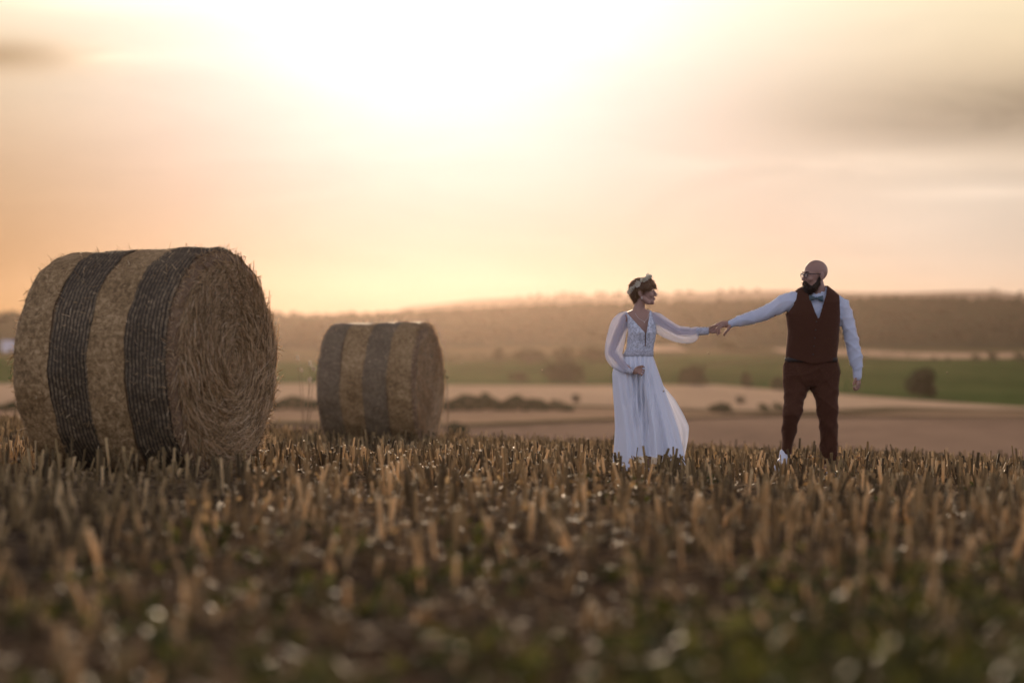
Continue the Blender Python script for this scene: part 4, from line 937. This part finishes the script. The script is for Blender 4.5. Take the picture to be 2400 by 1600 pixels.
sleeve([(512, 362, 26, .012), (545, 402, 62, .01), (595, 445, 66, .01), (650, 480, 66, .005), (715, 512, 58, 0), (775, 520, 61, -.005), (822, 515, 56, -.01), (852, 494, 38, -.012), (872, 489, 31, -.015)], (zb(850, 491, -.012), zb(943, 487, -.02), .037, .033), 2.1)
# skirt
SK = [(668, 320, 533, .100, 0), (700, 296, 546, .115, 0), (745, 246, 560, .130, -.005), (800, 236, 578, .140, -.005), (870, 243, 600, .150, 0), (960, 252, 626, .165, .005), (1070, 266, 660, .185, .01), (1200, 277, 698, .21, .015), (1350, 274, 728, .235, .02), (1440, 268, 738, .245, .02), (1520, 264, 742, .25, .02)]
ys = np.array([r[0] for r in SK], float); n = 110; k = 300; q = np.linspace(ys[0], ys[-1], n); a = np.linspace(0, 2 * math.pi, k, endpoint=False)
R5 = [np.interp(q, ys, [r[j] for r in SK]) for j in range(5)]
for j in (1, 2, 3):
    for _ in range(3): R5[j][1:-1] = (R5[j][:-2] + 2 * R5[j][1:-1] + R5[j][2:]) / 4
V = []; tt = np.linspace(0, 1, n)
for i in range(n):
    rowp = ring_row(zb, SB, tuple(R5[j][i] for j in range(5)), se=2.0, k=k); c = rowp.mean(0)
    f = tt[i]; am = .014 + .10 * f ** .7
    ph = 1.1 * np.sin(a * 2 + f * 1.2)
    g = am * (.75 * np.sin(8 * a + ph + f * 1.0) + .50 * np.sin(13 * a + 2 * ph + 1.0 + .6 * f) + .25 * np.sin(23 * a - f * 1.5 + 2)) * np.clip(f * 4, 0, 1)
    # pinched gathers under her hand
    hx = np.exp(-((rowp[:, 0] - zb(425, 800)[0]) / .10) ** 2) * (rowp[:, 1] < c[1]) * math.exp(-((f - .25) / .35) ** 2)
    g = g * (1 - .3 * np.abs(np.cos(a))) + hx * .06 * np.sin((rowp[:, 0] - zb(425, 0)[0]) * 150)
    rowp[:, 0] = c[0] + (rowp[:, 0] - c[0]) * (1 + g * .35) + .035 * f * np.sin(3 * a + 2 * f) * (rowp[:, 1] < c[1]); rowp[:, 1] = c[1] + (rowp[:, 1] - c[1]) * (1 + g * 3.2)
    V.append(rowp)
V = np.array(V)
zx = 274 + (V[:, :, 0] - zb(274, 0)[0]) / SB
front = (np.sin(a) < 0)[None]
hem = np.where(front, np.interp(zx, [262, 330, 395, 430, 560, 600, 660, 742], [1525, 1500, 1440, 1398, 1402, 1425, 1440, 1470]), 1470 + 10 * np.sin(5 * a)[None])
ZY = np.repeat(q[:, None], k, 1); Zhem = CZ + (800 - (620 + hem / 3.1361)) * PXM; V[:, :, 2] = np.maximum(V[:, :, 2], Zhem)
sk = link_mesh('skirt', mesh_np('skirt', V.reshape(-1, 3), grid_faces(k, n, True)), M['chiffon'], wom)
# the back panel blown out to the side
L_ = np.array([(560, 770), (585, 860), (606, 960), (640, 1080), (672, 1200), (698, 1320), (712, 1430)], float); R_ = np.array([(566, 775), (603, 872), (655, 935), (704, 992), (768, 1105), (808, 1195), (800, 1285), (774, 1410)], float)
def along(P, n_): 
    s_ = np.linspace(0, len(P) - 1, n_); o = np.stack([np.interp(s_, np.arange(len(P)), P[:, j]) for j in range(2)], -1)
    for _ in range(4): o[1:-1] = (o[:-2] + 2 * o[1:-1] + o[2:]) / 4
    return o
La, Ra = along(L_, 60), along(R_, 60); V = []
for i in range(60):
    for j, s_ in enumerate(np.linspace(0, 1, 30)):
        p = La[i] * (1 - s_) + Ra[i] * s_; f = i / 59
        if s_ > 0: p = p + np.array([0, 12 * math.sin(s_ * math.pi) * f])
        V.append(zb(p[0], p[1], .12 + .10 * f - .10 * s_ * f + .022 * f * math.sin(s_ * 9 + f * 3) + .01 * f * math.sin(s_ * 19 - f * 5)))
tr_ = link_mesh('skirt_panel', mesh_np('skirt_panel', np.array(V), grid_faces(30, 60)), M['train'], wom); tr_['label'] = 'sheer skirt panel blown out by the wind'
md = tr_.modifiers.new('s', 'SOLIDIFY'); md.thickness = .0015
shoe(wom, zb, gzf(zb(330, 1540, .05)), gzf(zb(300, 1540, -.16)), .075, .085, (M['white_shoe'], M['sole']))
shoe(wom, zb, gzf(zb(498, 1530, .06)), gzf(zb(480, 1530, -.17)), .075, .085, (M['white_shoe'], M['sole']))
set_base(wom, gzf(zb(430, 1530)))

# ------------------------------------------------------------------ dry weeds and insects
M['dry'] = leafy('dry_weed', [(0, (.20, .13, .07)), (.6, (.40, .28, .16)), (1, (.62, .48, .32))], .45, (1.3, 1.1, .8), rough=.5, spec=.3)
M['seed'] = leafy('seed_head', [(0, (.50, .42, .33)), (1, (.80, .70, .58))], .55, (1.0, 1.0, .95), rough=.6, spec=.2)
M['stem'] = plain('dry_stem', (.26, .17, .09), .7, .2, 40, .2)
def dry_plant(label, base, stems, nl, size, mat, part, spread):
    """stems: lists of points relative to the base; leaves or seed fluff gather at each stem's end"""
    root = empty('dry_weed', base); tag(root, label, 'weed')
    for st in stems:
        mb = MB(); mb.chain(st, list(np.linspace(.0045, .0022, len(st))), 7); mb.obj('stem', M['stem'], root)
        P = np.array(st[-1]) + rng.normal(0, .30, (nl, 3)) * np.array(spread)
        V, F = leaves(P, size); link_mesh(part, mesh_np(part, V, F, True, np.repeat(rng.uniform(0, 1, len(P)), 4)), mat, root)
b0 = px(712, 1045, 30.5); b0.z = float(gz(b0.x, b0.y)); u_ = 30.5 / FPX
dry_plant('tall backlit dry weed with pale seed heads between the two bales', b0,
          [[(0, 0, 0), (-.03, 0, .5), ((697 - 712) * u_, 0, (1043 - 838) * u_)], [(0, 0, 0), (.0, .02, .5), ((706 - 712) * u_, 0, (1043 - 866) * u_)],
           [(.02, 0, 0), (.05, 0, .5), ((727 - 712) * u_, 0, (1043 - 852) * u_)], [(.02, 0, 0), (.09, 0, .4), ((734 - 712) * u_, .03, (1043 - 864) * u_)], [(.0, 0, 0), (.05, 0, .3), ((726 - 712) * u_, .03, (1043 - 890) * u_)]], 26, .020, M['seed'], 'seed_head', (.022, .03, .040))
def gpt(X, Y, d):
    p = px(X, Y, d); p.z = float(gz(p.x, p.y)); return p
b0 = gpt(1975, 1100, 20.5); u_ = 20.5 / FPX
dry_plant('tangled dry weed arching beside the right foot of the man', b0,
          [[(0, 0, 0), (-.05, 0, .10), (-.14, .02, .17), (-.21, .02, .20), (-.27, .03, .19)], [(0, 0, 0), (-.03, -.02, .08), (-.10, -.02, .11), (-.17, -.03, .08)], [(.02, 0, 0), (.06, 0, .10), (.14, 0, .18)], [(0, .02, 0), (.02, .02, .12), (-.02, .03, .21)],
           [(0, 0, 0), (.05, -.03, .07), (.13, -.05, .10)]], 12, .022, M['dry'], 'leaf', (.035, .03, .025))
b0 = gpt(1395, 1085, 21.6)
dry_plant('small dark dry weed clump in the stubble left of the woman', b0, [[(0, 0, 0), (-.03, 0, .06), (-.06, 0, .11)], [(0, 0, 0), (.02, .02, .07), (.05, 0, .12)], [(0, 0, 0), (.0, .0, .06), (.01, .02, .10)]], 14, .016, M['bark'], 'leaf', (.03, .03, .02))
b0 = gpt(1046, 1040, 31.6); u_ = 31.6 / FPX
dry_plant('thin green sprig sticking out beside the right edge of the small bale', b0, [[(0, 0, 0), (.02, 0, .5), (-.01, 0, 1.0)], [(0, 0, 0), (.03, 0, .45), (.015, 0, .92)], [(0, 0, 0), (-.01, 0, .1), (-.16, -.3, .20)]], 8, .018, M['leaf'], 'leaf', (.015, .015, .04))
M['insect'] = plain('insect_body', (.02, .016, .012), .4, .5); M['wing'] = leafy('insect_wing', [(0, (.6, .55, .45)), (1, (.8, .75, .65))], .7)
def insect(label, X, Y, d, s):
    root = empty('flying_insect', px(X, Y, d)); tag(root, label, 'insect', 'insects flying in the low sun')
    mb = MB(); mb.ell((0, 0, 0), (s, s * .55, s * .55), None, 12, 8); mb.ell((s * 1.1, 0, .1 * s), (s * .45, s * .45, s * .45), None, 10, 6); mb.obj('body', M['insect'], root)
    for sy in (-1, 1):
        me = mesh_np('wing', [(.2 * s, 0, .4 * s), (.5 * s, sy * 1.0 * s, 1.3 * s), (-.3 * s, sy * 1.6 * s, 1.5 * s), (-.8 * s, sy * .8 * s, .9 * s)], np.array([[0, 1, 2, 3]]), True, [0, .3, .6, 1]); link_mesh('wing', me, M['wing'], root)
insect('dark insect in front of the right edge of the white skirt', 1555, 917, 20.4, .0075)
insect('bright insect against the trees left of the woman', 1271, 868, 19.5, .006)
insect('bright insect high beside the right side of the small bale', 1082, 852, 20.5, .005)
insect('bright insect below the held hands', 1660, 828, 20.5, .006)
insect('tiny insect above the dark round tree', 2220, 874, 20.5, .005)

# ------------------------------------------------------------------ haze
M['haze'], t = mat_new('haze')
vol = t.n('ShaderNodeVolumePrincipled', {'Color': (1.0, .74, .60), 'Density': .000040, 'Anisotropy': .90})
t.n('ShaderNodeOutputMaterial', {'Volume': vol.outputs[0]})
mb = MB(); mb.box((0, 835, 14), (2100, 885, 28)); hz_o = mb.obj('haze', M['haze'], None, False); tag(hz_o, kind='stuff')
hz_o['label'] = 'warm evening haze over the valley'; hz_o['category'] = 'haze'
